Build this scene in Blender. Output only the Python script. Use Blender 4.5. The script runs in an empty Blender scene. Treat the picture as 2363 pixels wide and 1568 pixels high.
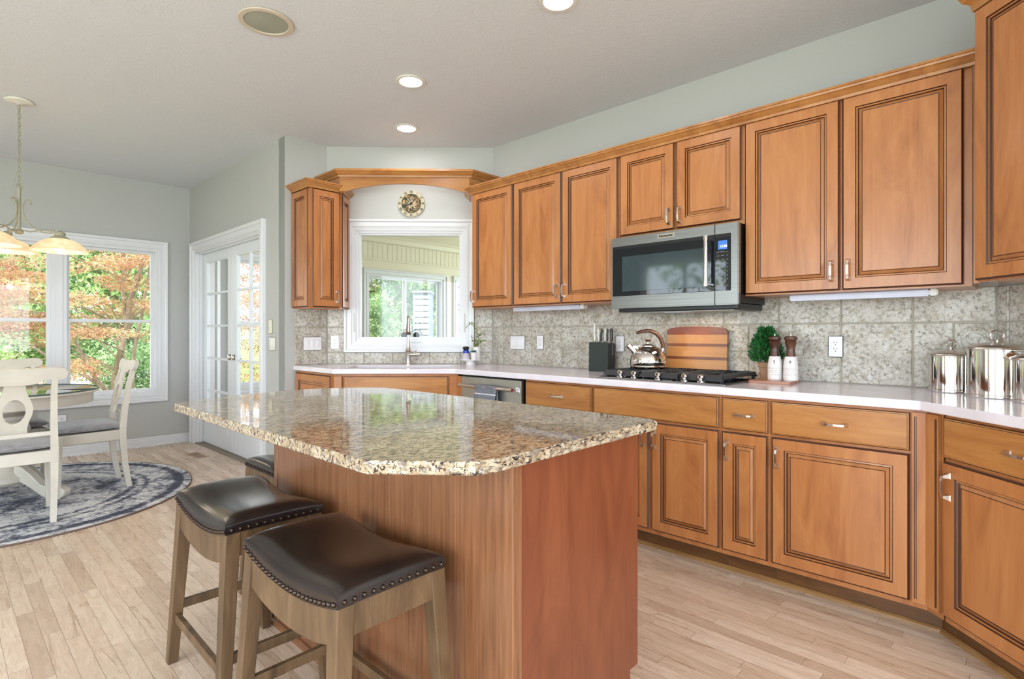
import bpy, bmesh, math, random
import numpy as np
from mathutils import Vector, Matrix, noise
from mathutils.geometry import tessellate_polygon
D = bpy.data
SC = bpy.context.scene
COL = SC.collection
PI = math.pi
R2 = math.sqrt(.5)
random.seed(7)

# ------------------------------------------------------------------ camera
cam = D.cameras.new('camera')
cam.sensor_fit = 'HORIZONTAL'; cam.sensor_width = 36.0
cam.lens = 36 * 1272 / 2363
cam.shift_y = -15 / 2363
cam.clip_start = .05; cam.clip_end = 200
co = D.objects.new('camera', cam); COL.objects.link(co)
co.location = (0, 0, 1.175); co.rotation_euler = (PI / 2, 0, math.radians(43.72 - 90))
SC.camera = co
# ------------------------------------------------------------------ world, sun, exposure
w = D.worlds.new('world'); SC.world = w; w.use_nodes = True
bg = w.node_tree.nodes['Background']
bg.inputs[0].default_value = (.80, .90, 1.0, 1); bg.inputs[1].default_value = 5.0
SC.view_settings.view_transform = 'Standard'; SC.view_settings.look = 'None'
SC.view_settings.gamma = 1; SC.view_settings.exposure = 0.14
SC.view_settings.use_curve_mapping = False

def lamp(kind, name, loc, energy, color=(1, 1, 1), size=.1, sy=None, aim=None, spread=None, shape=None):
    l = D.lights.new(name, kind); l.energy = energy; l.color = color
    if kind == 'AREA':
        l.size = size
        l.shape = shape or ('RECTANGLE' if sy else 'DISK')
        if sy: l.size_y = sy
        if spread: l.spread = spread
    elif kind == 'SUN': l.angle = size
    elif kind in ('POINT', 'SPOT'): l.shadow_soft_size = size
    o = D.objects.new(name, l); COL.objects.link(o); o.location = loc
    if aim is not None:
        o.rotation_euler = Vector(aim).to_track_quat('-Z', 'Y').to_euler()
    return o
lamp('SUN', 'sun', (0, 0, 20), 11.0, (1, .95, .88), math.radians(1.5), aim=(.50, .42, -.76))
# daylight lamps, added outside the unseen windows to stand in for sky light
def daylight_fill(name, loc, wx, wz, aim, e):
    return lamp('AREA', name, loc, e, (.76, .89, 1.0), wx, wz, aim)
daylight_fill('daylight_fill_left_front', (-3.36, -.9, 1.45), 2.4, 1.9, (1, 0, 0), 60)
daylight_fill('daylight_fill_left_rear', (-4.1, 4.4, 3.6), 2.2, 1.6, (1, 0, -1.05), 260)
daylight_fill('daylight_fill_left_middle', (-3.36, 1.8, 1.45), 2.2, 1.9, (1, 0, 0), 76)
daylight_fill('daylight_fill_behind', (-.6, -3.16, 1.4), 4.2, 2.1, (0, 1, 0), 120)
daylight_fill('daylight_fill_sunroom', (7.06, 4.5, 1.5), 3.6, 1.5, (-1, 0, 0), 60)

# ------------------------------------------------------------------ helpers
def C(r, g, b):
    f = lambda c: (c / 255 / 12.92) if c / 255 <= .04045 else ((c / 255 + .055) / 1.055) ** 2.4
    return (f(r), f(g), f(b), 1)

class MB:
    def __init__(s, M=None):
        s.bm = bmesh.new(); s.M = M or Matrix()
    def v(s, p): return s.bm.verts.new(s.M @ Vector(p))
    def f(s, vs, mi=0, sm=False):
        try: fc = s.bm.faces.new(vs)
        except ValueError: return None
        fc.material_index = mi; fc.smooth = sm
        return fc
    def box(s, x0, x1, y0, y1, z0, z1, mi=0, bev=0, seg=1):
        P = [s.v((x, y, z)) for z in (z0, z1) for y in (y0, y1) for x in (x0, x1)]
        q = [(0, 2, 3, 1), (4, 5, 7, 6), (0, 1, 5, 4), (2, 6, 7, 3), (0, 4, 6, 2), (1, 3, 7, 5)]
        fs = [s.f([P[i] for i in t], mi) for t in q]
        if bev:
            es = set(e for fc in fs for e in fc.edges)
            r = bmesh.ops.bevel(s.bm, geom=list(es), offset=bev, segments=seg, affect='EDGES', clamp_overlap=True)
            for fc in r['faces']: fc.material_index = mi
        return s
    def hexa(s, lo, hi, mi=0):
        """lo, hi: four (x, y, z) corners each, counter-clockwise"""
        a = [s.v(p) for p in lo]; b = [s.v(p) for p in hi]
        s.f(a[::-1], mi); s.f(b, mi)
        for i in range(4): s.f([a[i], a[(i + 1) % 4], b[(i + 1) % 4], b[i]], mi)
        return s
    def prism(s, poly, z0, z1, mi=0, holes=(), mside=None, sm=False):
        mside = mi if mside is None else mside
        loops = [list(poly)] + [list(h) for h in holes]
        flat = [p for l in loops for p in l]
        tris = tessellate_polygon([[Vector((p[0], p[1], 0)) for p in l] for l in loops])
        a = [s.v((p[0], p[1], z0)) for p in flat]; b = [s.v((p[0], p[1], z1)) for p in flat]
        for t in tris:
            s.f([a[i] for i in t], mi); s.f([b[i] for i in t][::-1], mi)
        k = 0
        for l in loops:
            n = len(l)
            for i in range(n):
                j = (i + 1) % n
                s.f([a[k + i], a[k + j], b[k + j], b[k + i]], mside, sm)
            k += n
        return s
    def plate(s, poly, y0, y1, mi=0, holes=(), mside=None):
        """outline in the x-z plane given thickness along y"""
        M = s.M; s.M = M @ Matrix(((1, 0, 0, 0), (0, 0, -1, 0), (0, 1, 0, 0), (0, 0, 0, 1)))
        s.prism(poly, -y1, -y0, mi, holes, mside); s.M = M
        return s
    def lathe(s, prof, c=(0, 0, 0), n=32, mi=0, mis=None, arc=None):
        rings = []
        for r, z in prof:
            if r < 1e-6: rings.append([s.v((c[0], c[1], c[2] + z))])
            else: rings.append([s.v((c[0] + r * math.cos(2 * PI * i / n), c[1] + r * math.sin(2 * PI * i / n), c[2] + z)) for i in range(n)])
        for k in range(len(rings) - 1):
            a, b = rings[k], rings[k + 1]; m = mis[k] if mis else mi
            for i in range(n):
                j = (i + 1) % n
                if len(a) == 1 and len(b) == 1: continue
                if len(a) == 1: s.f([a[0], b[j], b[i]], m, True)
                elif len(b) == 1: s.f([a[i], a[j], b[0]], m, True)
                else: s.f([a[i], a[j], b[j], b[i]], m, True)
        return s
    def tube(s, pts, r, n=10, mi=0, closed=False, cap=True, sq=None):
        pts = [Vector(p) for p in pts]; N = len(pts)
        rs = r if isinstance(r, (list, tuple)) else [r] * N
        rings = []; up = None
        for i in range(N):
            if closed: t = pts[(i + 1) % N] - pts[i - 1]
            else: t = pts[min(i + 1, N - 1)] - pts[max(i - 1, 0)]
            t.normalize()
            if up is None:
                up = Vector((0, 0, 1)) if abs(t.z) < .9 else Vector((1, 0, 0))
            up = (up - t * up.dot(t)).normalized(); sd = t.cross(up)
            ring = []
            for k in range(n):
                a = 2 * PI * k / n + (PI / 4 if n == 4 else 0)
                ring.append(s.v(pts[i] + (up * math.cos(a) * (sq[1] if sq else 1) + sd * math.sin(a) * (sq[0] if sq else 1)) * rs[i]))
            rings.append(ring)
        m = N if closed else N - 1
        for i in range(m):
            a, b = rings[i], rings[(i + 1) % N]
            for k in range(n):
                l = (k + 1) % n
                s.f([a[k], a[l], b[l], b[k]], mi, n > 4)
        if cap and not closed:
            s.f(rings[0][::-1], mi); s.f(rings[-1], mi)
        return s
    def ball(s, c, r, mi=0, u=12, v=8, sc=(1, 1, 1)):
        prof = [(math.sin(PI * i / v), -math.cos(PI * i / v)) for i in range(v + 1)]
        M = s.M; s.M = M @ Matrix.Translation(c) @ Matrix.Diagonal((r * sc[0], r * sc[1], r * sc[2], 1))
        s.lathe([(max(a, 0) if 0 < i < v else 0, b) for i, (a, b) in enumerate(prof)], n=u, mi=mi); s.M = M
        return s
    def sweep(s, path, prof, closed=False, mi=0, M=None):
        """profile (offset to the left of travel, height) along a 2D path, mitred; local plane x-y, height z"""
        M0 = s.M
        if M is not None: s.M = s.M @ M
        P = [Vector(p) for p in path]; n = len(P); rings = []
        for i in range(n):
            if closed or 0 < i < n - 1:
                d0 = (P[i] - P[i - 1]).normalized(); d1 = (P[(i + 1) % n] - P[i]).normalized()
            elif i == 0: d0 = d1 = (P[1] - P[0]).normalized()
            else: d0 = d1 = (P[-1] - P[-2]).normalized()
            n0 = Vector((-d0.y, d0.x)); n1 = Vector((-d1.y, d1.x))
            m = (n0 + n1).normalized(); m = m / max(.2, m.dot(n0))
            rings.append([s.v((P[i].x + m.x * a, P[i].y + m.y * a, b)) for a, b in prof])
        k = len(prof)
        for i in range(n if closed else n - 1):
            a, b = rings[i], rings[(i + 1) % n]
            for j in range(k):
                l = (j + 1) % k
                s.f([a[j], a[l], b[l], b[j]], mi)
        if not closed:
            s.f(rings[0][::-1], mi); s.f(rings[-1], mi)
        s.M = M0
        return s
    def panel(s, x0, x1, z0, z1, rings, mis):
        """nested rectangles facing -y: (inset, y) rings, face material between ring k and k+1, last = the centre"""
        prev = None
        for k, (i, y) in enumerate(rings):
            i = min(i, (x1 - x0) / 2 - .002, (z1 - z0) / 2 - .002)
            q = [s.v((x0 + i, y, z0 + i)), s.v((x1 - i, y, z0 + i)), s.v((x1 - i, y, z1 - i)), s.v((x0 + i, y, z1 - i))]
            if prev:
                for j in range(4):
                    l = (j + 1) % 4
                    s.f([prev[j], prev[l], q[l], q[j]], mis[k - 1])
            else: s.f(q[::-1], mis[0])
            prev = q
        s.f(prev, mis[-1])
        return s
    def text(s, st, size, loc, rx=PI / 2, rz=0, mi=0, ext=.0004, ax='CENTER', sx=1.0, bold=0):
        cu = D.curves.new('t', 'FONT'); cu.body = st; cu.size = size; cu.extrude = ext; cu.align_x = ax; cu.align_y = 'CENTER'
        cu.resolution_u = 3; cu.offset = bold
        o = D.objects.new('t', cu); me = D.meshes.new_from_object(o)
        M = s.M @ Matrix.Translation(loc) @ Matrix.Rotation(rz, 4, 'Z') @ Matrix.Rotation(rx, 4, 'X') @ Matrix.Diagonal((sx, 1, 1, 1))
        vs = [s.bm.verts.new(M @ v.co) for v in me.vertices]
        for p in me.polygons: s.f([vs[i] for i in p.vertices], mi)
        D.objects.remove(o); D.curves.remove(cu); D.meshes.remove(me)
        return s
    def build(s, name, mats, parent=None, bevel=0, seg=2, recalc=True, sub=0, label=None, kind=None):
        bm = s.bm
        bmesh.ops.remove_doubles(bm, verts=bm.verts[:], dist=1e-6) if sub else None
        if recalc: bmesh.ops.recalc_face_normals(bm, faces=bm.faces[:])
        for e in bm.edges:
            if len(e.link_faces) == 2 and e.calc_face_angle(0) > .62: e.smooth = False
        me = D.meshes.new(name); bm.to_mesh(me); bm.free()
        for m in (mats if isinstance(mats, (list, tuple)) else [mats]): me.materials.append(m)
        o = D.objects.new(name, me); COL.objects.link(o)
        if parent: o.parent = parent
        if bevel:
            b = o.modifiers.new('bevel', 'BEVEL'); b.width = bevel; b.segments = seg; b.limit_method = 'ANGLE'; b.angle_limit = .7
        if sub:
            b = o.modifiers.new('sub', 'SUBSURF'); b.levels = sub; b.render_levels = sub
        if label: o['label'] = label
        if kind: o['kind'] = kind
        return o

def thing(name, label, cat, loc=(0, 0, 0), rz=0, group=None):
    o = D.objects.new(name, None); COL.objects.link(o); o.empty_display_size = .1
    o.location = loc; o.rotation_euler = (0, 0, rz); o['label'] = label; o['category'] = cat
    if group: o['group'] = group
    return o
def tag(o, label, cat, group=None, loc=None, rz=None):
    o['label'] = label; o['category'] = cat
    if group: o['group'] = group
    if loc: o.location = loc
    if rz is not None: o.rotation_euler = (0, 0, rz)
    return o
def struct(mb, name, mats, loc=None, rz=None, bevel=0):
    o = mb.build(name, mats, bevel=bevel); o['kind'] = 'structure'
    if loc: o.location = loc
    if rz is not None: o.rotation_euler = (0, 0, rz)
    return o
def copy_tree(o, parent=None):
    c = o.copy(); COL.objects.link(c); c.parent = parent
    for ch in list(o.children): copy_tree(ch, c)
    return c
def arc(cx, cy, r, a0, a1, n):
    return [(cx + r * math.cos(a0 + (a1 - a0) * i / n), cy + r * math.sin(a0 + (a1 - a0) * i / n)) for i in range(n + 1)]
def rrect(x0, x1, y0, y1, r, n=5):
    return arc(x1 - r, y0 + r, r, -PI / 2, 0, n) + arc(x1 - r, y1 - r, r, 0, PI / 2, n) + arc(x0 + r, y1 - r, r, PI / 2, PI, n) + arc(x0 + r, y0 + r, r, PI, 1.5 * PI, n)

# ------------------------------------------------------------------ materials
class NT:
    def __init__(s, name):
        s.m = D.materials.new(name); s.m.use_nodes = True; s.t = s.m.node_tree; s.n = s.t.nodes; s.l = s.t.links
        s.p = s.n['Principled BSDF']; s.out = s.n['Material Output']
        s._co = None
    def new(s, t, **k):
        nd = s.n.new('ShaderNode' + t)
        for a, b in k.items():
            if a[0] == 'i' and a[1:].isdigit():
                s.set(nd.inputs[int(a[1:])], b)
            else: setattr(nd, a, b)
        return nd
    def set(s, inp, b):
        if isinstance(b, bpy.types.NodeSocket): s.l.new(b, inp)
        else: inp.default_value = b
    def obj(s, rnd=True):
        if s._co is None:
            tc = s.new('TexCoord')
            s._co = tc.outputs['Object']
            if rnd:
                oi = s.new('ObjectInfo'); mu = s.new('Math', operation='MULTIPLY', i0=oi.outputs['Random'], i1=37.0)
                s._co = s.new('VectorMath', operation='ADD', i0=s._co, i1=mu.outputs[0]).outputs[0]
        return s._co
    def map(s, sc, co=None, rot=(0, 0, 0)):
        return s.new('Mapping', i0=co or s.obj(), i2=rot, i3=sc).outputs[0]
    def noise(s, vec, scale=1.0, detail=3, rough=.5, dist=0):
        nd = s.new('TexNoise'); s.l.new(vec, nd.inputs['Vector'])
        nd.inputs['Scale'].default_value = scale; nd.inputs['Detail'].default_value = detail
        nd.inputs['Roughness'].default_value = rough; nd.inputs['Distortion'].default_value = dist
        return nd.outputs[0]
    def ramp(s, fac, stops, interp='LINEAR'):
        r = s.new('ValToRGB'); s.set(r.inputs[0], fac); cr = r.color_ramp; cr.interpolation = interp
        while len(cr.elements) < len(stops): cr.elements.new(.5)
        for e, (p, c) in zip(cr.elements, stops):
            e.position = p; e.color = c if len(c) == 4 else (*c, 1)
        return r.outputs[0]
    def mix(s, fac, a, b, mode='MIX'):
        m = s.new('Mix', data_type='RGBA', blend_type=mode)
        s.set(m.inputs[0], fac); s.set(m.inputs[6], a); s.set(m.inputs[7], b)
        return m.outputs[2]
    def math(s, op, a, b=0.0):
        m = s.new('Math', operation=op); s.set(m.inputs[0], a); s.set(m.inputs[1], b); return m.outputs[0]
    def col(s, c): s.set(s.p.inputs['Base Color'], c); return s
    def bump(s, h, strength=.2, dist=.002):
        b = s.new('Bump'); b.inputs['Strength'].default_value = strength; b.inputs['Distance'].default_value = dist
        s.l.new(h, b.inputs['Height']); s.l.new(b.outputs[0], s.p.inputs['Normal']); return s
    def props(s, rough=.5, metal=0, spec=None, **k):
        s.set(s.p.inputs['Roughness'], rough); s.p.inputs['Metallic'].default_value = metal
        if spec is not None: s.p.inputs['Specular IOR Level'].default_value = spec
        for a, b in k.items(): s.p.inputs[a.replace('_', ' ')].default_value = b
        return s

def plain(name, col, rough=.5, metal=0, **k):
    """colour with a faint procedural variation"""
    n = NT(name); v = n.noise(n.obj(), 9, 2)
    c2 = tuple(min(1, x * 1.06) for x in col[:3]) + (1,); c1 = tuple(x * .94 for x in col[:3]) + (1,)
    n.col(n.ramp(v, [(.3, c1), (.7, c2)])).props(rough, metal, **k)
    return n.m

def wood(name, dark, mid, light, axis='Z', rough=.33, boards=.085, fine=90, streak=1.0, coat=.25):
    n = NT(name)
    sc = {'Z': (8, 8, 1.5), 'X': (1.5, 8, 8), 'Y': (8, 1.5, 8)}[axis]
    a = n.noise(n.map(sc), 1.0, 5, .62, 1.8)
    fs = {'Z': (fine, fine, 3), 'X': (3, fine, fine), 'Y': (fine, 3, fine)}[axis]
    b = n.noise(n.map(fs), 1.0, 3, .7)
    base = n.ramp(a, [(.28, dark), (.5, mid), (.75, light)])
    c = n.mix(.17 * streak, base, n.ramp(b, [(.3, dark), (.7, light)]))
    if boards:
        sep = n.new('SeparateXYZ', i0=n.obj()); ax = 0 if axis != 'X' else 2
        fl = n.math('FLOOR', n.math('DIVIDE', n.math('ADD', sep.outputs[ax], n.math('MULTIPLY', sep.outputs[1] , 0.0)), boards))
        wn = n.new('TexWhiteNoise', noise_dimensions='1D'); n.l.new(fl, wn.inputs['W'])
        c = n.mix(n.math('MULTIPLY', wn.outputs[0], .30), c, light)
    n.col(c).props(rough, spec=.45)
    n.p.inputs['Coat Weight'].default_value = coat; n.p.inputs['Coat Roughness'].default_value = .18
    n.bump(b, .06, .001)
    return n.m

m_maple = wood('maple', C(148, 86, 46), C(178, 112, 63), C(196, 134, 81))
m_maple_h = wood('maple_horizontal', C(148, 90, 44), C(178, 118, 62), C(196, 140, 80), axis='X', boards=0)
m_glaze = plain('dark_glaze', C(70, 36, 20), .45)
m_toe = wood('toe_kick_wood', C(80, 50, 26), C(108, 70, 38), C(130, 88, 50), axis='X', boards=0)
m_panel_dim = wood('stained_panel_dim', C(102, 50, 29), C(122, 64, 39), C(138, 78, 49), boards=0, rough=.35, fine=60)  # same island wood; the end's dimmer, redder light put into the colour
m_panel_lit = wood('stained_panel_lit', C(96, 60, 38), C(134, 86, 56), C(158, 108, 74), boards=0, rough=.3, fine=110, streak=3.4)  # same wood on the lit side: paler tone stands for light, grain is real
m_driftwood = wood('greige_oak', C(64, 46, 29), C(100, 75, 50), C(130, 102, 73), boards=0, rough=.45, fine=150, streak=1.0, coat=.1)
m_walnut = wood('walnut', C(50, 27, 16), C(80, 46, 29), C(108, 68, 44), boards=0, rough=.4)
m_boardred = wood('cutting_board_red', C(88, 40, 22), C(116, 56, 33), C(136, 76, 48), axis='X', boards=0)
m_boardlt = wood('cutting_board_light', C(146, 98, 54), C(168, 118, 68), C(186, 138, 88), axis='X', boards=0)
m_boarddk = wood('cutting_board_dark', C(84, 46, 28), C(108, 64, 40), C(126, 78, 50), axis='X', boards=0)

def m_floor():
    n = NT('maple_floor')
    co = n.new('TexCoord').outputs['Object']; n._co = co
    s = n.new('SeparateXYZ', i0=co); X, Y = s.outputs[0], s.outputs[1]
    W = .0572
    u = n.math('DIVIDE', X, W); row = n.math('FLOOR', u)
    w1 = n.new('TexWhiteNoise', noise_dimensions='1D'); n.l.new(row, w1.inputs['W'])
    v = n.math('ADD', n.math('DIVIDE', Y, .62), n.math('MULTIPLY', w1.outputs[0], 13.7)); idx = n.math('FLOOR', v)
    cb = n.new('CombineXYZ', i0=row, i1=idx)
    w2 = n.new('TexWhiteNoise', noise_dimensions='2D'); n.l.new(cb.outputs[0], w2.inputs['Vector'])
    off = n.new('VectorMath', operation='SCALE', i0=w2.outputs[1]); off.inputs['Scale'].default_value = 9
    pos = n.new('VectorMath', operation='ADD', i0=co, i1=off.outputs[0]).outputs[0]
    tone = n.ramp(w2.outputs[0], [(0, C(188, 160, 140)), (.2, C(209, 184, 164)), (.6, C(221, 198, 180)), (1, C(231, 212, 197))])
    g = n.noise(n.map((10, 1.6, 10), pos), 1.0, 5, .6, 3.4)
    c = n.mix(.55, tone, n.mix(1.0, tone, n.ramp(g, [(.30, C(186, 152, 122)), (.40, C(236, 220, 204)), (.47, C(214, 186, 160)), (.52, C(252, 244, 234)), (.60, C(222, 196, 170)), (.66, C(248, 238, 226)), (.74, C(204, 172, 142))]), 'MULTIPLY'))
    c = n.mix(.12, c, C(250, 238, 222))
    gr = n.noise(n.map((70, 3.0, 70), pos), 1.0, 3, .6, .8)
    c = n.mix(.10, c, n.ramp(gr, [(.35, C(150, 116, 82)), (.65, C(240, 224, 200))]))
    st = n.noise(n.map((9, .9, 9), pos), 1.0, 4, .6, 3.4)
    c = n.mix(n.ramp(st, [(.62, (0, 0, 0, 1)), (.655, (.6, .6, .6, 1)), (.69, (.08, .08, .08, 1))]), c, C(150, 112, 76))
    fu = n.math('FRACT', u); fv = n.math('FRACT', v)
    eu = n.math('MINIMUM', fu, n.math('SUBTRACT', 1, fu)); ev = n.math('MINIMUM', fv, n.math('SUBTRACT', 1, fv))
    seam = n.math('MAXIMUM', n.math('LESS_THAN', eu, .016), n.math('LESS_THAN', ev, .0016))
    c = n.mix(n.math('MULTIPLY', seam, .62), c, C(98, 70, 48))
    n.col(c).props(n.ramp(g, [(0, (.22,) * 3), (1, (.34,) * 3)]), spec=.45)
    n.bump(n.math('SUBTRACT', 1, seam), .25, .001)
    return n.m
m_floor = m_floor()

def painted(name, col, bump=.15, sc=160, rough=.6):
    n = NT(name); a = n.noise(n.obj(False), sc, 2); b = n.noise(n.obj(False), 1.2, 2)
    n.col(n.mix(n.ramp(b, [(.3, (0,) * 3), (.7, (1,) * 3)]), tuple(x * .97 for x in col[:3]) + (1,), col)).props(rough)
    if bump: n.bump(a, bump, .001)
    return n.m
m_wall = painted('wall_paint', C(186, 185, 182))
m_white = painted('white_trim', C(226, 225, 228), 0, 60, .28)
m_doorw = painted('white_door', C(228, 230, 234), 0, 60, .3)
def ceil():
    n = NT('ceiling_texture'); co = n.obj(False)
    a = n.noise(n.map((1, 1, 1)), 42, 5, .65, 1.5); h = n.ramp(a, [(.42, (0,) * 3), (.62, (1,) * 3)])
    n.col(n.mix(n.math('MULTIPLY', h, .12), C(219, 221, 226), C(204, 205, 208))).props(.75); n.bump(h, .28, .003); return n.m
m_ceil = ceil()
m_sunwall = painted('sunroom_paint', C(236, 226, 204), 0, 60, .4)

def tile():
    n = NT('stone_tile'); co = n.obj(False)
    a = n.noise(co, 7, 5, .62, .6); b = n.noise(co, 62, 4, .75); c3 = n.noise(co, 22, 3, .6, .6)
    c = n.ramp(a, [(.32, C(168, 158, 144)), (.48, C(192, 184, 173)), (.66, C(210, 204, 196))])
    c = n.mix(n.ramp(b, [(.39, (.85,) * 3), (.48, (.0,) * 3)]), c, C(128, 118, 104))
    c = n.mix(n.ramp(b, [(.55, (0,) * 3), (.66, (.7,) * 3)]), c, C(222, 218, 212))
    c = n.mix(n.ramp(c3, [(.53, (0,) * 3), (.68, (.6,) * 3)]), c, C(160, 142, 112))
    n.col(c).props(.42); n.bump(b, .45, .003); return n.m
m_tile = tile()
m_grout = plain('grout', C(172, 164, 150), .85)

def granite():
    n = NT('granite'); co = n.obj(False)
    st = n.map((1, 1, 1), co)
    st2 = n.map((.38, .85, .7), co, (0, 0, .75)); st = n.map((.62, .62, .62), co)
    a = n.noise(st, 62, 4, .65, .6); b = n.noise(st2, 150, 3, .7, .5); c3 = n.noise(st2, 95, 3, .6, .8); d = n.noise(st, 6, 3)
    c = n.ramp(a, [(.30, C(142, 118, 92)), (.45, C(182, 162, 134)), (.6, C(204, 190, 168)), (.8, C(218, 208, 192))])
    c = n.mix(n.ramp(d, [(.35, (.4,) * 3), (.65, (0,) * 3)]), c, C(160, 134, 106))
    c = n.mix(n.ramp(c3, [(.52, (0,) * 3), (.60, (.8,) * 3)]), c, C(122, 108, 98))
    c = n.mix(n.ramp(b, [(.39, (1,) * 3), (.45, (0,) * 3)]), c, C(78, 62, 54))
    c = n.mix(n.ramp(n.noise(st2, 120, 2, .6, 1.0), [(.595, (0,) * 3), (.64, (1,) * 3)]), c, C(42, 36, 36))
    c = n.mix(n.ramp(n.noise(st, 90, 2, .6), [(.64, (0,) * 3), (.72, (.6,) * 3)]), c, C(124, 76, 56))
    n.col(c).props(.05, spec=.42); return n.m
m_granite = granite()
m_quartz = plain('white_quartz', C(230, 222, 230), .14)
m_steel = NT('brushed_steel'); _b = m_steel.noise(m_steel.map((1.5, 1.5, 260)), 1, 2); m_steel.col(m_steel.ramp(_b, [(.3, C(132, 131, 130)), (.7, C(152, 151, 150))])).props(.3, 1.0); m_steel.bump(_b, .03, .0005); m_steel = m_steel.m
m_steel2 = plain('door_steel', C(196, 198, 190), .36, 1.0)  # lighter copy of brushed_steel; brighter reflections put into its colour
m_chrome = plain('polished_steel', C(222, 218, 214), .07, 1.0)
m_nickel = plain('satin_nickel', C(216, 209, 202), .26, 1.0)
m_iron = plain('cast_iron', C(34, 36, 40), .5)
m_black = plain('black_plastic', C(18, 18, 20), .35)
m_blackglass = plain('black_glass', C(16, 22, 28), .03, 0, spec=.9)
m_ovenwin = plain('oven_window', C(52, 66, 70), .05, 0, spec=.8)
m_silvertext = plain('silver_print', C(200, 205, 205), .5)
m_pink = plain('red_enamel', C(120, 20, 30), .3)
m_leather = NT('brown_leather'); _a = m_leather.noise(m_leather.obj(), 6, 4, .6, 1); _g = m_leather.noise(m_leather.obj(), 240, 2); m_leather.col(m_leather.ramp(_a, [(.3, C(24, 18, 17)), (.7, C(42, 31, 28))])).props(.22, spec=.6); m_leather.bump(_g, .12, .0006); m_leather = m_leather.m
m_bronze = plain('bronze_nail', C(66, 52, 44), .3, .8)
m_cream = plain('cream_paint', C(208, 201, 188), .35)
m_gfabric = NT('grey_velvet'); _a = m_gfabric.noise(m_gfabric.obj(), 14, 4, .6, 1); m_gfabric.col(m_gfabric.ramp(_a, [(.3, C(122, 118, 120)), (.7, C(158, 154, 156))])).props(.9, Sheen_Weight=.5); m_gfabric = m_gfabric.m
m_greytowel = NT('grey_towel'); _a = m_greytowel.noise(m_greytowel.obj(), 180, 3); m_greytowel.col(m_greytowel.ramp(_a, [(.35, C(92, 94, 104)), (.65, C(140, 142, 152))])).props(.95); m_greytowel.bump(_a, .5, .002); m_greytowel = m_greytowel.m
m_whitecer = plain('white_ceramic', C(232, 226, 224), .12)
m_terra = plain('terracotta', C(166, 128, 100), .8)
m_soil = plain('soil', C(54, 40, 30), .9)
m_leafg = NT('rosemary_leaf'); _a = m_leafg.noise(m_leafg.obj(), 60, 2); m_leafg.col(m_leafg.ramp(_a, [(.35, C(18, 66, 30)), (.65, C(52, 124, 56))])).props(.5); m_leafg = m_leafg.m
m_olive = plain('olive_leaf', C(104, 122, 52), .5)
m_teal = plain('succulent_leaf', C(46, 98, 82), .5)
m_blockg = NT('knife_block_grid'); _s = m_blockg.new('SeparateXYZ', i0=m_blockg.new('TexCoord').outputs['Object'])
def _grid(n, a): f = n.math('FRACT', n.math('DIVIDE', a, .0052)); return n.math('LESS_THAN', f, .3)
_k = m_blockg.math('MAXIMUM', _grid(m_blockg, _s.outputs[1]), _grid(m_blockg, _s.outputs[2])); m_blockg.col(m_blockg.mix(_k, C(62, 76, 68), C(38, 48, 44))).props(.5); m_blockg = m_blockg.m
m_outlet = plain('outlet_white', C(238, 234, 238), .3)
m_ivory = plain('ivory_plastic', C(226, 220, 192), .35)
m_slot = plain('outlet_slot', C(60, 50, 48), .6)
m_bulb = NT('glowing_bulb'); m_bulb.col((1, 1, 1, 1)).props(.5, Emission_Strength=20.0); m_bulb.p.inputs['Emission Color'].default_value = (1, .93, .85, 1); m_bulb = m_bulb.m
m_shade = NT('alabaster_glass'); _a = m_shade.noise(m_shade.obj(), 9, 4, .6, 2.5); m_shade.col(m_shade.ramp(_a, [(.35, C(236, 214, 184)), (.65, C(250, 240, 222))])).props(.35, Transmission_Weight=.0)
_tr = m_shade.new('BsdfTranslucent'); m_shade.l.new(m_shade.ramp(_a, [(.35, C(250, 228, 196)), (.65, C(255, 248, 232))]), _tr.inputs[0]); _mx = m_shade.new('MixShader', i0=.5); m_shade.l.new(m_shade.p.outputs[0], _mx.inputs[1]); m_shade.l.new(_tr.outputs[0], _mx.inputs[2]); m_shade.l.new(_mx.outputs[0], m_shade.out.inputs[0]); m_shade = m_shade.m
m_lamppaint = plain('sage_white_metal', C(160, 156, 134), .45)
m_fixture = plain('fixture_white', C(226, 222, 214), .4)
m_speaker = plain('speaker_grille', C(158, 160, 146), .7)
m_lens = plain('frosted_lens', C(206, 206, 222), .35)
m_basin = plain('composite_sink', C(172, 158, 146), .4)
m_rust = plain('carpet_tan', C(150, 136, 124), 1.0)
def carpet():
    n = NT('carpet'); a = n.noise(n.obj(False), 150, 3, .7)
    n.col(n.ramp(a, [(.3, C(100, 88, 78)), (.7, C(186, 172, 158))])).props(1.0); n.bump(a, .8, .01); return n.m
m_carpet = carpet()
m_concrete = plain('pale_concrete', C(205, 196, 200), .9)
def grass():
    n = NT('lawn'); a = n.noise(n.obj(False), 3, 6, .7)
    n.col(n.ramp(a, [(.3, C(70, 98, 44)), (.55, C(120, 140, 70)), (.75, C(170, 150, 100))])).props(.95); return n.m
m_grass = grass()
def glass(name, tint=.62, g=.08):
    n = NT(name); n.n.remove(n.p)
    t = n.new('BsdfTransparent', i0=(tint, tint, tint * .99, 1)); gl = n.new('BsdfGlossy', i0=(1, 1, 1, 1)); gl.inputs['Roughness'].default_value = 0
    fr = n.new('Fresnel'); fr.inputs[0].default_value = 1.45
    mx = n.new('MixShader'); n.l.new(n.math('ADD', n.math('MULTIPLY', fr.outputs[0], .9), 0.0), mx.inputs[0]); n.l.new(t.outputs[0], mx.inputs[1]); n.l.new(gl.outputs[0], mx.inputs[2]); n.l.new(mx.outputs[0], n.out.inputs[0])
    return n.m
m_pane = glass('window_glass', .80)
m_tabglass = glass('table_glass', .80)
m_glassedge = plain('glass_edge', C(40, 92, 96), .1)
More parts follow.
